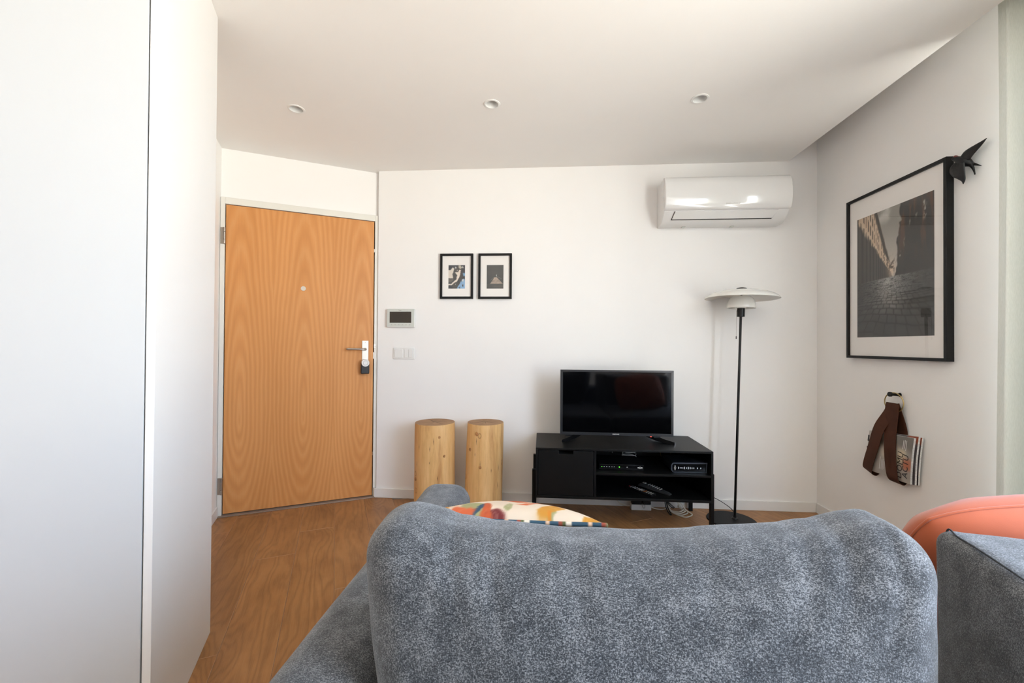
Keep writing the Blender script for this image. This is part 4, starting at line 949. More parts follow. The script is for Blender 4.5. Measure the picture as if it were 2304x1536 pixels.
# ---- television bench
BX0, BX1, BY0, BY1, BZ0, BZ1 = -0.034, 1.029, 2.555, 2.986, 0.205, 0.514
def build_bench():
    O = ((BX0+BX1)/2, (BY0+BY1)/2, 0); R = thing('tv_bench', O, 'black wooden television bench with one drawer and two open shelves', 'tv stand')
    m_ = 'black_wood'; t = 0.013; dv = 0.322
    MB(O).box(BX0, BX1, BY0, BY1, BZ1-t, BZ1).build('top', m_, R, bevel=0.0015)
    MB(O).box(BX0, BX1, BY0, BY1, BZ0, BZ0+0.016).build('bottom', m_, R, bevel=0.0015)
    for x in (BX0, BX1-t): MB(O).box(x, x+t, BY0, BY1, BZ0+0.016, BZ1-t).build('side', m_, R, bevel=0.001)
    MB(O).box(dv, dv+t, BY0+0.001, BY1-0.01, BZ0+0.016, BZ1-t).build('divider', m_, R, bevel=0.001)
    MB(O).box(dv+t, BX1-t, BY0+0.002, BY1-0.01, 0.357, 0.370).build('shelf', m_, R, bevel=0.001)
    MB(O).box(BX0+t, BX1-t, BY1-0.008, BY1, BZ0+0.016, BZ1-t).build('back', m_, R)
    # drawer front with a notch grip
    x0, x1, z0, z1 = BX0+t+0.003, dv-0.003, BZ0+0.019, BZ1-t-0.003; nx0, nx1, nz = 0.108, 0.197, 0.476; y0 = BY0+0.002
    dr = MB(O).extrude([(x0, y0, z0), (x1, y0, z0), (x1, y0, z1), (nx1, y0, z1), (nx1, y0, nz), (nx0, y0, nz), (nx0, y0, z1), (x0, y0, z1)], (0, 0.016, 0)).build('drawer', m_, R, bevel=0.0008)
    MB(O).box(x0+0.01, x1-0.01, y0+0.018, y0+0.35, z0+0.01, z1-0.03).build('drawer_box', 'gap_dark', dr)
    lw = 0.022
    for x in (BX0-lw-0.0005, BX1+0.0005):
        for y in (2.597, 2.955):
            lg = MB(O).box(x, x+lw, y, y+lw+0.003, 0.0, 0.366).build('leg', 'black_metal', R, bevel=0.0015)
    for y in (2.600, 2.957): MB(O).box(BX0-0.001, BX1+0.001, y, y+0.018, 0.190, BZ0).build('cross_rail', 'black_metal', R, bevel=0.001)
build_bench()

def build_tv():
    x0, x1, z0, z1, yf = 0.1235, 0.857, 0.5555, 0.985, 2.752; O = ((x0+x1)/2, yf+0.03, BZ1)
    R = thing('television', O, 'flat black television standing on the black bench', 'television')
    sx0, sx1, sz0, sz1 = x0+0.0165, x1-0.0155, z0+0.0185, z1-0.0135
    # bezel frame
    for pts in ([(x0, z0), (x1, z0), (sx1, sz0), (sx0, sz0)], [(x0, z1), (sx0, sz1), (sx1, sz1), (x1, z1)], [(x0, z0), (sx0, sz0), (sx0, sz1), (x0, z1)], [(x1, z0), (x1, z1), (sx1, sz1), (sx1, sz0)]):
        MB(O).extrude([(a, yf, c) for a, c in pts], (0, 0.012, 0)).build('bezel', 'tv_bezel', R, bevel=0.0012)
    MB(O).box(sx0-0.001, sx1+0.001, yf+0.002, yf+0.012, sz0-0.001, sz1+0.001).build('screen', 'tv_screen', R)
    MB(O).box(x0+0.003, x1-0.003, yf+0.012, yf+0.030, z0+0.003, z1-0.003).build('back_shell', 'black_plastic', R, bevel=0.004)
    MB(O).box(x0+0.09, x1-0.09, yf+0.030, yf+0.070, z0+0.02, z1-0.16).build('rear_bulge', 'black_plastic', R, bevel=0.012, seg=3)
    text('logo', 'SAMSUNG', 0.0095, ((x0+x1)/2-0.003, yf-0.0008, z0+0.009), (1, 0, 0), (0, 0, 1), 'ink_white', R, O, bold=0.0002)
    MB(O).box(x0+0.585, x0+0.595, yf+0.001, yf+0.006, z0-0.004, z0+0.001).build('standby_lamp', 'led_red', R)
    # feet: bent blades running forward and outward
    for sgn, xa, xt in ((-1, 0.270, 0.131), (1, 0.705, 0.852)):
        p = [Vector((xa, 2.845, BZ1+0.034)), Vector((xa+(xt-xa)*0.38, 2.790, BZ1+0.036)), Vector((xa+(xt-xa)*0.62, 2.752, BZ1+0.026)), Vector((xt, 2.706, BZ1+0.016))]
        lo = [Vector((xa, 2.848, BZ1+0.018)), Vector((xa+(xt-xa)*0.38, 2.792, BZ1+0.004)), Vector((xa+(xt-xa)*0.62, 2.754, BZ1+0.0005)), Vector((xt, 2.706, BZ1+0.0005))]
        w = Vector((0.0, 0.014, 0)); b = MB(O); b.v = p+[q+w for q in p]+lo+[q+w for q in lo]
        for i in range(3): b.f += [(i, i+1, 5+i, 4+i), (8+i, 9+i, 13+i, 12+i), (i, i+1, 9+i, 8+i), (4+i, 5+i, 13+i, 12+i)]
        b.f += [(0, 4, 12, 8), (3, 7, 15, 11)]
        ft = b.build('foot', 'black_plastic', R, bevel=0.0012)
        MB(O).box(min(xa, xt)+0.03 if sgn < 0 else xa+0.03, (min(xa, xt)+0.07) if sgn < 0 else xa+0.07, yf+0.012, yf+0.03, BZ1+0.030, z0+0.02).build('foot_stem', 'black_plastic', R)
        MB(O).box(xt-0.0015, xt+0.0015, 2.7045, 2.7065, BZ1+0.001, BZ1+0.015).build('foot_trim', 'chrome', ft)
build_tv()

def build_stb():
    z = 0.370; x0, x1, y0, y1, h = 0.362, 0.634, 2.615, 2.80, 0.036; O = ((x0+x1)/2, (y0+y1)/2, z)
    R = thing('set_top_box', O, 'flat glossy black set-top box with green light on the upper shelf', 'set-top box')
    MB(O).box(x0, x1, y0+0.004, y1, z+0.002, z+h).build('case', 'black_plastic', R, bevel=0.003)
    MB(O).box(x0, x1, y0, y0+0.005, z+0.003, z+h-0.001).build('fascia', 'glossy_black', R, bevel=0.001)
    for x in (x0+0.02, x1-0.03): MB(O).box(x, x+0.01, y0+0.02, y1-0.02, z, z+0.003).build('foot', 'black_plastic', R)
    zc = z+0.021
    for i, xx in enumerate((0.378, 0.392, 0.408, 0.424, 0.440, 0.454)):
        MB(O).box(xx-0.0022, xx+0.0022, y0-0.0006, y0, zc-0.0012, zc+0.0012).build('indicator', 'led_green' if i == 0 else 'led_white', R)
    MB(O).cyl((0.4855, y0-0.0006, zc-0.0005), (0.4855, y0, zc-0.0005), 0.0038, n=16).build('power_light', 'led_green', R)
    MB(O).extrude([(0.529, y0-0.0006, zc-0.003), (0.537, y0-0.0006, zc-0.003), (0.533, y0-0.0006, zc+0.004)], (0, 0.0006, 0)).build('arrow_mark', 'ink_white', R)
    nos_logo(MB(O), (0.612, y0-0.0006, zc-0.002), 0.0062, (1, 0, 0), (0, 0, 1), 'ink_white', R)
def nos_logo(b, c, r, xd, zd, mtl, R):
    c, xd, zd = Vector(c), Vector(xd), Vector(zd); n = 24
    for k_ in range(2):
        b.v += [c+(xd*math.cos(2*PI*i/n)+zd*math.sin(2*PI*i/n))*(r*(1.0, 0.58)[k_]) for i in range(n)]
    b.f += [(i, (i+1) % n, n+(i+1) % n, n+i) for i in range(n)]
    for sg in (-1, 1):
        p = c+xd*(sg*r*1.75); b.add([p-xd*r*0.6-zd*r*0.4, p+xd*r*0.6-zd*r*0.4, p+xd*r*0.6+zd*r*0.4, p-xd*r*0.6+zd*r*0.4], [(0, 1, 2, 3)])
    return b.build('emblem', mtl, R)
build_stb()

def build_router():
    z = 0.370; x0, x1, y0, y1, h = 0.797, 1.008, 2.600, 2.79, 0.060; O = ((x0+x1)/2, (y0+y1)/2, z)
    R = thing('router', O, 'dark blue-black internet router with white lights on the upper shelf', 'router')
    # section in x-z with a rounded left edge
    def sec(ex): 
        pts = []; r = 0.020
        for a in range(7): q = PI/2+PI/2*a/6; pts.append((x0+r+r*math.cos(q)-ex, z+h-r+r*math.sin(q)+ex))
        for a in range(7): q = PI+PI/2*a/6; pts.append((x0+r+r*math.cos(q)-ex, z+0.001+r+r*math.sin(q)-min(ex, 0.001)))
        pts += [(x1, z+0.001-min(ex, 0.001)), (x1+0.004, z+h+0.004+ex)]; return pts
    MB(O).extrude([(a, y0+0.006, c) for a, c in sec(0.0)], (0, y1-y0-0.006, 0)).build('case', 'router_plastic', R, bevel=0.001)
    MB(O).extrude([(a, y0+0.002, c) for a, c in sec(0.0)], (0, 0.005, 0)).build('fascia_rim', 'rim_blue', R)
    def sec2():
        return [(x0+0.006, z+0.012), (x0+0.012, z+0.005), (x1-0.006, z+0.005), (x1-0.004, z+h-0.003), (x0+0.012, z+h-0.007), (x0+0.006, z+h-0.014)]
    MB(O).extrude([(a, y0, c) for a, c in sec2()], (0, 0.003, 0)).build('fascia', 'glossy_black', R)
    zc = z+0.030
    for xx, hh in ((0.840, 0.012), (0.850, 0.004), (0.858, 0.004), (0.866, 0.004), (0.875, 0.014), (0.887, 0.006), (0.898, 0.013), (0.909, 0.011), (0.920, 0.008), (0.931, 0.008), (0.952, 0.008), (0.972, 0.008)):
        MB(O).box(xx-0.0018, xx+0.0018, y0-0.0006, y0, zc-hh/2, zc+hh/2).build('indicator', 'led_white', R)
    nos_logo(MB(O), (0.819, y0-0.0006, zc), 0.0060, (0, 0, 1), (1, 0, 0), 'cable_grey', R)
mat('rim_blue', (0.055, 0.065, 0.09), 0.3)
build_router()

def build_remotes():
    z = BZ0+0.016
    def frame(a, b):
        a, b = Vector(a), Vector(b); d = (b-a).normalized(); w = Vector((d.y, -d.x, 0)); return a, b, d, w
    # long remote with many keys
    a, b, d, w = frame((0.566, 2.742, z), (0.690, 2.590, z)); L = (b-a).length; O = a
    R = thing('remote_control', O, 'black remote control with white and orange keys, lying on the lower shelf', 'remote')
    hw, h = 0.021, 0.016
    def slab(l0, l1, w0, w1, z0, z1, name, mtl, par, bev=0.0):
        v = [a+d*l+w*q+Vector((0, 0, zz)) for zz in (z0, z1) for l, q in ((l0, w0), (l1, w0), (l1, w1), (l0, w1))]
        return MB(O).add(v, [(3, 2, 1, 0), (4, 5, 6, 7), (0, 1, 5, 4), (1, 2, 6, 5), (2, 3, 7, 6), (3, 0, 4, 7)]).build(name, mtl, par, bevel=bev)
    slab(0, L, -hw, hw, 0.0, h, 'shell', 'black_plastic', R, 0.004)
    for i in range(11):
        for j in range(3):
            l = 0.012+i*(L-0.024)/10; q = (j-1)*0.012
            mtl = 'button_grey'; s_ = 0.0028
            if i == 0: 
                if j != 1: continue
                mtl = 'button_red'; s_ = 0.004
            if i == 5: mtl = 'ink_white'; s_ = 0.0042
            if i == 7: mtl = 'button_orange'
            if i == 9: mtl = 'ink_white' if j == 2 else 'button_grey'
            slab(l-s_, l+s_, q-s_*0.9, q+s_*0.9, h, h+0.0012, 'key', mtl, R)
    # curved remote lying across it
    R2 = thing('remote_control', (0.72, 2.68, z), 'curved dark grey remote control with grey keys on the lower shelf', 'remote')
    O2 = R2.location; pa, pb = Vector((0.648, 2.775, z)), Vector((0.800, 2.625, z)); dd = (pb-pa).normalized(); ww = Vector((-dd.y, dd.x, 0)); n = 16
    def prof(t): return 0.030*(1-t)**0.6*math.sin(min(1, t*6+0.35)*PI/2)+0.006
    b = MB(O2); LL = (pb-pa).length
    for i in range(n+1):
        t = i/n; c = pa+dd*LL*t; hw = 0.021*(1-0.25*t); top = prof(t)
        b.v += [c-ww*hw+Vector((0, 0, 0.001+0.3*top*(1-t))), c-ww*hw+Vector((0, 0, top*0.85)), c+Vector((0, 0, top)), c+ww*hw+Vector((0, 0, top*0.85)), c+ww*hw+Vector((0, 0, 0.001+0.3*top*(1-t)))]
    for i in range(n):
        for q in range(5): b.f.append((5*i+q, 5*i+(q+1) % 5, 5*i+5+(q+1) % 5, 5*i+5+q))
    b.f += [(4, 3, 2, 1, 0), tuple(5*n+q for q in range(5))]
    b.build('shell', 'remote_grey', R2, smooth=True, angle=50)
    for i in range(6):
        t = 0.32+i*0.075; c = pa+dd*LL*t+Vector((0, 0, prof(t)))
        for sg in (-1, 1):
            p = c+ww*sg*0.009-Vector((0, 0, 0.0008)); u_ = dd*0.0028; v_ = ww*0.0055
            MB(O2).extrude([p-u_-v_, p+u_-v_, p+u_+v_, p-u_+v_], (0, 0, 0.0018)).build('key', 'button_grey', R2)
    MB(O2).tube([pa+dd*(LL*0.16)+ww*0.009*math.cos(q)+dd*0.012*math.sin(q)+Vector((0, 0, prof(0.16)))for q in [2*PI*i/20 for i in range(20)]], 0.0012, 6, closed=True).build('navigation_ring', 'button_grey', R2, smooth=True)
mat('remote_grey', (0.030, 0.030, 0.032), 0.45)
build_remotes()

def cable(name, label, pts, r, mtl, cat='cable', smooth=8, group=None):
    b = MB(pts[0]).tube(pts, r, 8, smooth=smooth); o = b.build(name, mtl, smooth=True, angle=180); return tag(o, label, cat, group)
def build_cables():
    # upper shelf: grey connector lead and black tangle behind the boxes
    z = 0.370
    o = thing('connector_cable', (0.49, 2.86, z+0.037), 'grey plug lead arching above the set-top box on the shelf', 'cable'); O = o.location
    MB(O).tube([(0.480, 2.84, z+0.070), (0.486, 2.85, z+0.092), (0.505, 2.855, z+0.114), (0.535, 2.865, z+0.122), (0.56, 2.90, z+0.110), (0.57, 2.95, z+0.03), (0.57, 2.96, z+0.004)], 0.0035, 8, smooth=6).build('lead', 'cable_grey', o, smooth=True, angle=180)
    MB(O).cyl((0.476, 2.832, z+0.050), (0.481, 2.842, z+0.074), 0.0048, n=12).build('plug', 'chrome', o, smooth=True)
    pts = []; rr = random.Random(5)
    for i in range(26): a = i*1.05; pts.append((0.600+0.045*math.cos(a)+0.012*rr.random(), 2.90+0.030*math.sin(a), z+0.006+0.096*(i/25)+0.010*rr.random()))
    cable('cable_bundle', 'bundled grey wires behind the set-top box on the upper shelf', pts, 0.0026, 'cable_grey')
    cable('cable', 'yellow-brown wire behind the router on the upper shelf', [(0.83, 2.93, z+0.004), (0.82, 2.93, z+0.06), (0.835, 2.92, z+0.100), (0.86, 2.92, z+0.106), (0.885, 2.93, z+0.10), (0.90, 2.95, z+0.05), (0.90, 2.96, z+0.004)], 0.002, 'brass')
    # power strip on the floor
    A, B = Vector((0.628, 2.936, 0)), Vector((0.766, 2.938, 0)); O = (A+B)/2
    R = thing('power_strip', O, 'white power strip on the floor under the bench', 'power strip')
    MB(O).box(A.x, B.x, A.y, A.y+0.052, 0.0, 0.040).build('housing', 'white_plastic', R, bevel=0.005, seg=3)
    for i in range(3): MB(O).cyl((A.x+0.03+i*0.04, A.y+0.026, 0.0395), (A.x+0.03+i*0.04, A.y+0.026, 0.0412), 0.017, n=24).build('socket', 'white_plastic', R, smooth=True, bevel=0.001)
    P = thing('power_adapter', (0.665, 2.955, 0.041), 'black power adapter with white label plugged into the strip', 'adapter'); PO = P.location
    MB(PO).box(0.632, 0.700, 2.930, 2.972, 0.042, 0.100).build('case', 'black_plastic', P, bevel=0.004)
    MB(PO).box(0.634, 0.656, 2.9292, 2.9302, 0.072, 0.082).build('label', 'ink_white', P)
    P2 = thing('power_adapter', (0.735, 2.955, 0.041), 'plain black power adapter at the right end of the strip', 'adapter'); PO = P2.location
    MB(PO).box(0.706, 0.762, 2.934, 2.972, 0.042, 0.096).build('case', 'black_plastic', P2, bevel=0.004)
    MB(PO).tube([(0.705, 2.933, 0.060), (0.700, 2.926, 0.040), (0.706, 2.922, 0.026), (0.716, 2.924, 0.024), (0.720, 2.930, 0.038), (0.712, 2.936, 0.055)], 0.0013, 6, smooth=5).build('lead', 'cable_black', P2, smooth=True, angle=180)
    cable('cable', 'upper of two white cables hanging left of the power strip', [(0.50, 2.998, 0.105), (0.53, 2.99, 0.068), (0.57, 2.985, 0.052), (0.61, 2.985, 0.060), (0.66, 2.99, 0.10)], 0.0026, 'cable_white')
    cable('cable', 'lower white cable running from the wall into the power strip', [(0.50, 3.001, 0.110), (0.53, 2.99, 0.060), (0.56, 2.98, 0.030), (0.60, 2.972, 0.018), (0.628, 2.966, 0.018)], 0.0038, 'cable_white')
    cable('cable', 'short white cable leaving the right end of the power strip', [(0.766, 2.962, 0.018), (0.80, 2.958, 0.008), (0.84, 2.955, 0.006), (0.87, 2.962, 0.010), (0.90, 2.975, 0.02)], 0.0036, 'cable_white')
    # coiled white cable, hangs from the bench and lies on the floor
    loops = []; rr = random.Random(2)
    cx, cy = 0.945, 2.918
    def loop(x0, y0, x1, y1, zz, tall):
        return [(x0+0.006, 2.955, 0.085+tall), (x0, 2.948, 0.05), (x0+0.010, y0, 0.012), ((x0+x1)/2, y1-0.005, zz), (x1-0.03, y1+0.004, zz), (x1, y1+0.035, zz+0.004), (x1-0.025, y1+0.075, 0.018), ((x0+x1)/2+0.02, 2.955, 0.050), (x0+0.045, 2.960, 0.085+tall)]
    pts = []
    for (x0, y0, x1, y1, zz, tall) in ((0.880, 2.905, 1.022, 2.848, 0.004, 0.0), (0.872, 2.925, 1.003, 2.878, 0.005, 0.004), (0.874, 2.922, 0.990, 2.890, 0.010, 0.002), (0.886, 2.93, 0.985, 2.905, 0.014, 0.005)):
        pts += loop(x0, y0, x1, y1, zz, tall)
    cable('cable_coil', 'coiled white cable drooping onto the floor beneath the bench', pts, 0.0038, 'cable_white', 'cable', 6)
    cable('cable', 'black doubled cable loop hanging beside the coiled white cable', [(0.862, 2.95, 0.10), (0.858, 2.935, 0.055), (0.862, 2.905, 0.022), (0.872, 2.872, 0.006), (0.880, 2.868, 0.005), (0.880, 2.885, 0.010), (0.870, 2.925, 0.040), (0.868, 2.95, 0.09)], 0.0032, 'cable_black')
    cable('cable', 'short black cable bend tied inside the coiled white cable', [(0.868, 2.945, 0.082), (0.885, 2.938, 0.060), (0.905, 2.93, 0.042), (0.916, 2.925, 0.034), (0.908, 2.925, 0.030), (0.89, 2.93, 0.042), (0.872, 2.94, 0.066)], 0.0032, 'cable_black')
    cable('cable', 'thin black cable sagging along the wall behind the bench leg', [(0.93, 2.985, 0.105), (0.96, 2.985, 0.078), (1.00, 2.99, 0.064), (1.035, 2.995, 0.064), (1.07, 2.997, 0.078), (1.09, 2.998, 0.112)], 0.0024, 'cable_black')
build_cables()

# ---- floor lamp
def build_lamp():
    bx, by = 1.277, 2.832; R = thing('floor_lamp', (bx, by, 0), 'black floor lamp with white layered glass shade beside the television bench', 'lamp')
    O = (bx, by, 0); lean = math.atan((1.312-1.276)/1.335); ax = Vector((math.sin(lean), 0, math.cos(lean)))
    def up(z): return Vector((bx, by, 0))+ax*(z/math.cos(lean))
    cb = (bx-0.028, by-0.020, 0)
    MB(O).lathe(cb, [(0.0001, 0.0), (0.147, 0.0), (0.150, 0.002), (0.150, 0.007), (0.147, 0.010), (0.02, 0.011), (0.0001, 0.011)], 72).build('base', 'black_metal', R, smooth=True)
    MB(O).cyl(up(0.004), up(1.35), 0.0078, n=20).build('pole', 'lamp_black', R, smooth=True)
    MB(O).lathe(up(0.010), [(0.020, 0.0), (0.018, 0.006), (0.010, 0.010), (0.0078, 0.024)], 24, axis=ax).build('pole_collar', 'lamp_black', R, smooth=True)
    sk = MB(O).lathe(up(1.343), [(0.0001, 0), (0.022, 0), (0.0235, 0.002), (0.0235, 0.060), (0.0001, 0.062)], 32, axis=ax).build('socket_holder', 'lamp_black', R, smooth=True, )
    MB(O).lathe(up(1.40), [(0.083, 0.003), (0.0855, 0.000), (0.086, 0.003), (0.0845, 0.024), (0.079, 0.046), (0.070, 0.064), (0.055, 0.078), (0.053, 0.076), (0.068, 0.062), (0.077, 0.045), (0.0825, 0.024)], 64, axis=ax, close=True).build('lower_shade', 'opal_glass', R, smooth=True, angle=60)
    MB(O).lathe(up(1.40), [(0.045, 0.030), (0.0445, 0.022), (0.03, 0.004), (0.024, 0.0)], 48, axis=ax).build('inner_shade', 'opal_glass', R, smooth=True, angle=60)
    MB(O).lathe(up(1.462), [(0.2205, 0.0), (0.2225, 0.001), (0.2220, 0.004), (0.213, 0.015), (0.195, 0.028), (0.165, 0.041), (0.125, 0.051), (0.08, 0.0575), (0.03, 0.060), (0.03, 0.058), (0.08, 0.0545), (0.125, 0.048), (0.165, 0.038), (0.195, 0.025), (0.211, 0.012)], 80, axis=ax, close=True).build('upper_shade', 'opal_glass', R, smooth=True, angle=60)
    MB(O).lathe(up(1.517), [(0.038, 0.0), (0.037, 0.008), (0.028, 0.016), (0.012, 0.020), (0.0001, 0.0205)], 40, axis=ax).build('top_cap', 'black_metal', R, smooth=True)
    MB(O).cyl(up(1.44), up(1.52), 0.006, n=12).build('stem', 'lamp_black', R, smooth=True)
    p = up(1.383)+Vector((-0.027, -0.004, 0))
    MB(O).cyl(p+Vector((0.006, 0, 0)), p, 0.0045, n=14).build('switch_knob', 'lamp_black', sk, smooth=True)
    q = p+Vector((-0.004, 0, -0.004))
    MB(O).tube([p, q, q+Vector((-0.001, 0, -0.05)), q+Vector((-0.001, 0, -0.165))], 0.0009, 6).build('pull_cord', 'steel_dark', sk, smooth=True)
    MB(O).cyl(q+Vector((-0.001, 0, -0.165)), q+Vector((-0.001, 0, -0.184)), 0.0028, n=12).build('cord_weight', 'lamp_black', sk, smooth=True)
    MB(O).tube([(bx+0.004, by+0.006, 0.030), (bx+0.020, by+0.035, 0.020), (bx+0.032, by+0.075, 0.016), (bx+0.028, by+0.105, 0.030), (bx+0.0, by+0.125, 0.052), (bx-0.06, by+0.145, 0.085), (bx-0.13, by+0.155, 0.108), (bx-0.19, by+0.160, 0.115), (bx-0.24, by+0.150, 0.120)], 0.0024, 8, smooth=8).build('power_cord', 'cable_black', R, smooth=True, angle=180)
build_lamp()
#@@SOFA
# ================================================================== sofa, cushions, pillows
def soft_box(hx, hy, hz, r, nx, ny, nz, bul=(0, 0, 0)):
    """closed rounded box as lattice surface; returns verts (local), faces"""
    idx = {}; V = []; Fc = []
    def vid(i, j, k_):
        key = (i, j, k_)
        if key not in idx:
            p = Vector(((2*i/nx-1)*hx, (2*j/ny-1)*hy, (2*k_/nz-1)*hz))
            inn = Vector((max(-hx+r, min(hx-r, p.x)), max(-hy+r, min(hy-r, p.y)), max(-hz+r, min(hz-r, p.z)))); d = p-inn
            if d.length > 1e-9: p = inn+d.normalized()*r
            a, b, c = p.x/hx, p.y/hy, p.z/hz
            p.x += (1 if p.x > 0 else -1)*bul[0]*max(0, 1-b*b)*max(0, 1-c*c)*abs(a)**3
            p.y += (1 if p.y > 0 else -1)*bul[1]*max(0, 1-a*a)*max(0, 1-c*c)*abs(b)**3
            p.z += (1 if p.z > 0 else -1)*bul[2]*max(0, 1-a*a)*max(0, 1-b*b)*abs(c)**3
            idx[key] = len(V); V.append(p)
        return idx[key]
    for k_ in (0, nz):
        for i in range(nx):
            for j in range(ny): Fc.append((vid(i, j, k_), vid(i+1, j, k_), vid(i+1, j+1, k_), vid(i, j+1, k_)))
    for j in (0, ny):
        for i in range(nx):
            for k_ in range(nz): Fc.append((vid(i, j, k_), vid(i+1, j, k_), vid(i+1, j, k_+1), vid(i, j, k_+1)))
    for i in (0, nx):
        for j in range(ny):
            for k_ in range(nz): Fc.append((vid(i, j, k_), vid(i, j+1, k_), vid(i, j+1, k_+1), vid(i, j, k_+1)))
    return V, Fc
def soft(name, mtl, parent, O, c, h, r, res, bul, warp=None, rot=None, wr=0.0, wsc=6.0):
    V, Fc = soft_box(*h, r, *res, bul); b = MB(O); c = Vector(c); Rm = rot.to_matrix() if rot else None
    for p in V:
        if wr:
            q = p*wsc; d = mnoise.noise(q)*0.65+mnoise.noise(q*2.3+Vector((5, 1, 2)))*0.35
            nrm = Vector((p.x/h[0]**2, p.y/h[1]**2, p.z/h[2]**2)).normalized(); p = p+nrm*d*wr
        if warp: p = warp(p)
        if Rm: p = Rm @ p
        b.v.append(p+c)
    b.f = Fc; return b.build(name, mtl, parent, smooth=True, angle=180)
from mathutils import Euler
FAB = 'sofa_fabric'
def build_sofa():
    ax0, ax1 = -0.442, -0.258; X1 = 1.60; yb, yf = 0.20, 1.555; O = ((ax0+X1)/2, 0.9, 0)
    R = thing('sofa', O, 'grey fabric sofa seen from behind, facing the television', 'sofa')
    def arm(x0, x1):
        return soft('arm', FAB, R, O, ((x0+x1)/2, (yb+yf)/2, 0.350), ((x1-x0)/2, (yf-yb)/2, 0.279), 0.062, (14, 60, 24), (0.004, 0.006, 0.008), wr=0.002)
    arm(ax0, ax1)
    soft('back_rest', FAB, R, O, ((ax1+X1)/2, yb+0.085, 0.36), ((X1-ax1)/2, 0.085, 0.29), 0.05, (60, 12, 24), (0, 0.006, 0.004), wr=0.002)
    soft('seat_base', FAB, R, O, ((ax1+X1)/2, 0.90, 0.19), ((X1-ax1)/2, 0.585, 0.12), 0.03, (50, 30, 8), (0, 0, 0))
    xm = (ax1+X1)/2
    for x0, x1 in ((ax1+0.004, xm-0.003), (xm+0.003, X1)):
        soft('seat_cushion', FAB, R, O, ((x0+x1)/2, 0.965, 0.388), ((x1-x0)/2, 0.525, 0.078), 0.045, (40, 50, 10), (0, 0, 0.012), wr=0.002)
    for x in (ax0+0.06, X1-0.06):
        for y in (yb+0.08, yf-0.10): MB(O).cyl((x, y, 0), (x, y, 0.078), 0.018, 0.026, n=20).build('leg', 'black_wood', R, smooth=True)
build_sofa()

def build_cushion_main():
    O = (0.153, 0.655, 0.475); R = thing('back_cushion', O, 'large grey sofa back cushion in front, sagging in the middle', 'cushion')
    cz = 0.660; hx, hy, hz = 0.383, 0.085, 0.205
    def warp(p):
        a, c = p.x/hx, p.z/hz
        x = p.x*(1.0+0.11*c) + (0.008 if a > 0 else 0.004)*max(0, 1-(c-0.2)**2)*a
        top = max(0, (c+0.2)/1.2)
        z = p.z + top*(-0.042*(1-min(1, abs(a+0.10))**2)+0.016*max(0, a)**1.5*1.0+0.004*(-a if a < 0 else 0))
        # plump ears
        if c > 0.2: z += (0.010*math.exp(-((a+0.82)/0.14)**2)+0.010*math.exp(-((a-0.92)/0.13)**2))*top
        y = p.y + 0.035*c - 0.010*a
        # folds fanning from the top edge
        w = 0.0
        for a0, sl, am, wd in ((-0.66, 0.10, 0.0050, 0.035), (-0.50, 0.06, 0.0040, 0.03), (0.60, -0.30, 0.0035, 0.04), (0.72, -0.24, 0.0045, 0.035), (0.86, -0.16, 0.0050, 0.03), (-0.20, 0.03, 0.003, 0.05), (0.25, -0.08, 0.003, 0.05), (0.95, -0.35, 0.004, 0.04)):
            w -= am*math.exp(-((a-a0-sl*(1-c))/wd)**2)*max(0, min(1, (c-0.35)/0.6))
        if p.y < 0.02: y -= w*0.8
        if c > 0.7: z += w*0.45
        return Vector((x, y, z))
    soft('cover', FAB, R, O, (0.136, 0.655, cz), (hx, hy, hz), 0.064, (130, 34, 70), (0.012, 0.040, 0.010), warp, wr=0.0045, wsc=7.0)
build_cushion_main()

def build_cushion_side():
    O = (1.06, 0.66, 0.475); R = thing('back_cushion', O, 'boxy grey sofa cushion with a seamed edge at the right', 'cushion')
    hx, hy, hz = 0.372, 0.145, 0.172; C = Vector((1.042, 0.662, 0.640)); rot = Euler((math.radians(1), 0, 0))
    def warp(p):
        a, b, c = p.x/hx, p.y/hy, p.z/hz
        z = p.z + (0.012*max(0, -a)**4 if c > 0 else 0) - 0.006*max(0, c)*(1-a*a)
        x = p.x - 0.010*max(0, -a)**3*max(0, b)**2*max(0, c)
        return Vector((x+0.28*p.y*max(0, 0.5-0.5*a), p.y, z))
    soft('cover', FAB, R, O, C, (hx, hy, hz), 0.030, (70, 34, 36), (0.012, 0.016, 0.014), warp, rot, wr=0.003, wsc=7.0)
    # piping seams around both side borders
    Rm = rot.to_matrix()
    pts = []
    for (y, z) in ((-hy+0.012, -hz+0.03), (-hy+0.006, 0.0), (-hy+0.012, hz-0.010), (-hy+0.05, hz+0.001), (0, hz+0.004), (hy-0.05, hz+0.002), (hy-0.014, hz-0.010), (hy-0.006, 0.0), (hy-0.012, -hz+0.03)):
        pts.append(C+Rm @ Vector((-hx+0.012+0.28*y, y, z+0.006)))
    MB(O).tube(pts, 0.0015, 8, smooth=8).build('piping', 'piping_grey', R, smooth=True, angle=180)
mat('piping_grey', (0.035, 0.037, 0.042), 0.9, bump=(700, 0.4), var=(300, 0.4))
build_cushion_side()

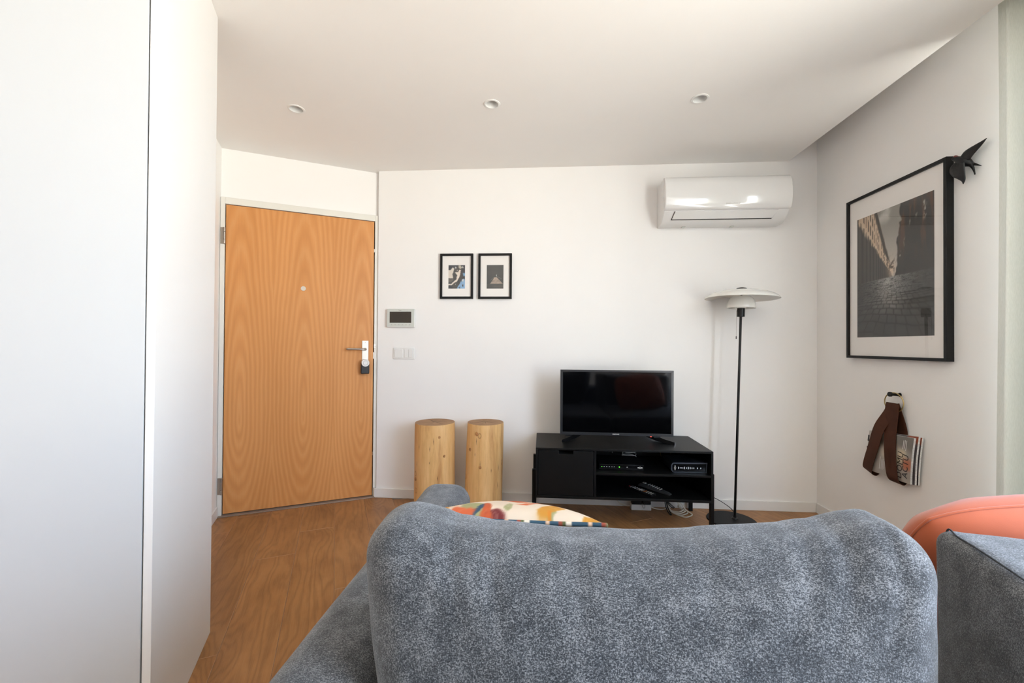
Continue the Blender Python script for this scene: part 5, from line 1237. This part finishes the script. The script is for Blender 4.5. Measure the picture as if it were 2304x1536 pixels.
def pillow_surface(w, h, t, n, pinch=0.07, wr=0.004, seed=0.0, pw=0.55, corner=0.0):
    """two sheets joined at the seam; returns verts front+back and faces"""
    def P(u, v, s):
        k_ = max(0.0, (1-u**2)*(1-v**2)); th = t/2*k_**pw
        x = w/2*u*(1-pinch*(1-v*v))*(1-corner*v**4); z = h/2*v*(1-pinch*(1-u*u))*(1-corner*u**4)
        d = mnoise.noise(Vector((x*9+seed, z*9, s*3)))*wr*min(1, (k_*4)**2)
        # tension folds near the corners
        d -= 0.30*wr*math.sin((abs(u)-abs(v))*12+seed)*min(1, (2.2*k_)**2)*(1-k_)**2*2.4
        return Vector((x, s*(th+d*(k_ > 0)), z))
    V = []; idx = {}; Fc = []
    for s in (-1, 1):
        for j in range(n+1):
            for i in range(n+1):
                edge = i in (0, n) or j in (0, n); key = (i, j) if edge else (i, j, s)
                if key not in idx: idx[key] = len(V); V.append(P(2*i/n-1, 2*j/n-1, 0 if edge else s))
        g = lambda i, j: idx[(i, j)] if (i in (0, n) or j in (0, n)) else idx[(i, j, s)]
        for j in range(n):
            for i in range(n):
                q = (g(i, j), g(i+1, j), g(i+1, j+1), g(i, j+1)); Fc.append(q if s < 0 else q[::-1])
    loop = [(i, 0) for i in range(n)]+[(n, j) for j in range(n)]+[(i, n) for i in range(n, 0, -1)]+[(0, j) for j in range(n, 0, -1)]
    return V, Fc, [V[idx[k_]] for k_ in loop]

def build_orange():
    C = Vector((1.046, 0.985, 0.650)); rot = Euler((math.radians(24), math.radians(-6), math.radians(-3))); Rm = rot.to_matrix()
    O = (C.x, C.y, 0.47); R = thing('throw_pillow', O, 'plain orange throw pillow leaning behind the boxy grey cushion', 'pillow')
    V, Fc, loop = pillow_surface(0.50, 0.40, 0.23, 80, 0.0, 0.010, 3.0, 0.5, 0.13)
    b = MB(O); b.v = [Rm @ p+C for p in V]; b.f = Fc; b.build('cover', 'orange_cotton', R, smooth=True, angle=180)
    MB(O).tube([Rm @ p+C for p in loop], 0.003, 6, closed=True).build('seam', 'orange_cotton', R, smooth=True, angle=180)
build_orange()

def build_pattern_pillow():
    C = Vector((-0.078, 1.225, 0.580)); rot = Euler((math.radians(57), math.radians(-1), math.radians(-3))); Rm = rot.to_matrix()
    O = (C.x, C.y, 0.47); R = thing('throw_pillow', O, 'colourful abstract painted throw pillow with striped piping on the sofa', 'pillow')
    V, Fc, loop = pillow_surface(0.50, 0.45, 0.17, 110, 0.05, 0.004, 8.0, 0.5)
    b = MB(O); b.v = [Rm @ p+C for p in V]; b.f = Fc; o = b.build('cover', 'printed_cotton', R, smooth=True, angle=180)
    X = np.array([p.x for p in V]); Z = np.array([p.z for p in V]); S = np.array([p.y for p in V])
    u = (X/0.50+0.5)[None, :]; v = (Z/0.45+0.5)[None, :]
    du = u+(fbm(u*9, v*9)-0.5)*0.10; dv = v+(fbm(u*8+4, v*8+2)-0.5)*0.10
    img = lerp((206, 186, 164), (220, 204, 184), fbm(u*6, v*6))
    cols = [(184, 82, 40), (196, 122, 30), (104, 34, 34), (46, 72, 92), (150, 148, 104), (196, 92, 52), (190, 132, 44)]
    rr = random.Random(21)
    for q in range(90):
        cx, cy = rr.random(), rr.random(); a = rr.random()*PI; l, w = 0.05+0.08*rr.random(), 0.018+0.028*rr.random(); ca, sa = math.cos(a), math.sin(a)
        if cx > 0.45 and rr.random() < 0.40: continue
        x = (du-cx)*ca+(dv-cy)*sa; y = -(du-cx)*sa+(dv-cy)*ca
        m_ = 1/(1+np.exp(((x/l)**2+(y/w)**2-1)*9)); m_ = m_*np.clip(0.35+1.5*fbm(x*60, y*14+q), 0, 1)
        img = lerp(img, cols[q % len(cols)], np.clip(m_, 0, 1))
    rgb = np.clip(img[0], 0, 255)/255; rgb = np.where(rgb <= 0.04045, rgb/12.92, ((rgb+0.055)/1.055)**2.4)
    a = np.ones((len(V), 4), np.float32); a[:, :3] = rgb; at = o.data.attributes.new('ink', 'FLOAT_COLOR', 'POINT'); at.data.foreach_set('color', a.ravel())
    b = MB(O).tube([Rm @ p+C for p in loop], 0.0055, 8, closed=True); pp = b.build('piping', 'printed_cotton', R, smooth=True, angle=180)
    n = len(loop); a = np.ones((n*8, 4), np.float32); seq = [(48, 78, 96)]*9+[(226, 214, 196)]*3+[(90, 96, 60)]*2+[(150, 70, 50)]*2+[(48, 78, 96)]*5+[(214, 180, 150)]*2
    for i in range(n):
        c = lin(seq[(i*1) % len(seq)]); a[i*8:(i+1)*8, :3] = c
    at = pp.data.attributes.new('ink', 'FLOAT_COLOR', 'POINT'); at.data.foreach_set('color', a.ravel())
build_pattern_pillow()
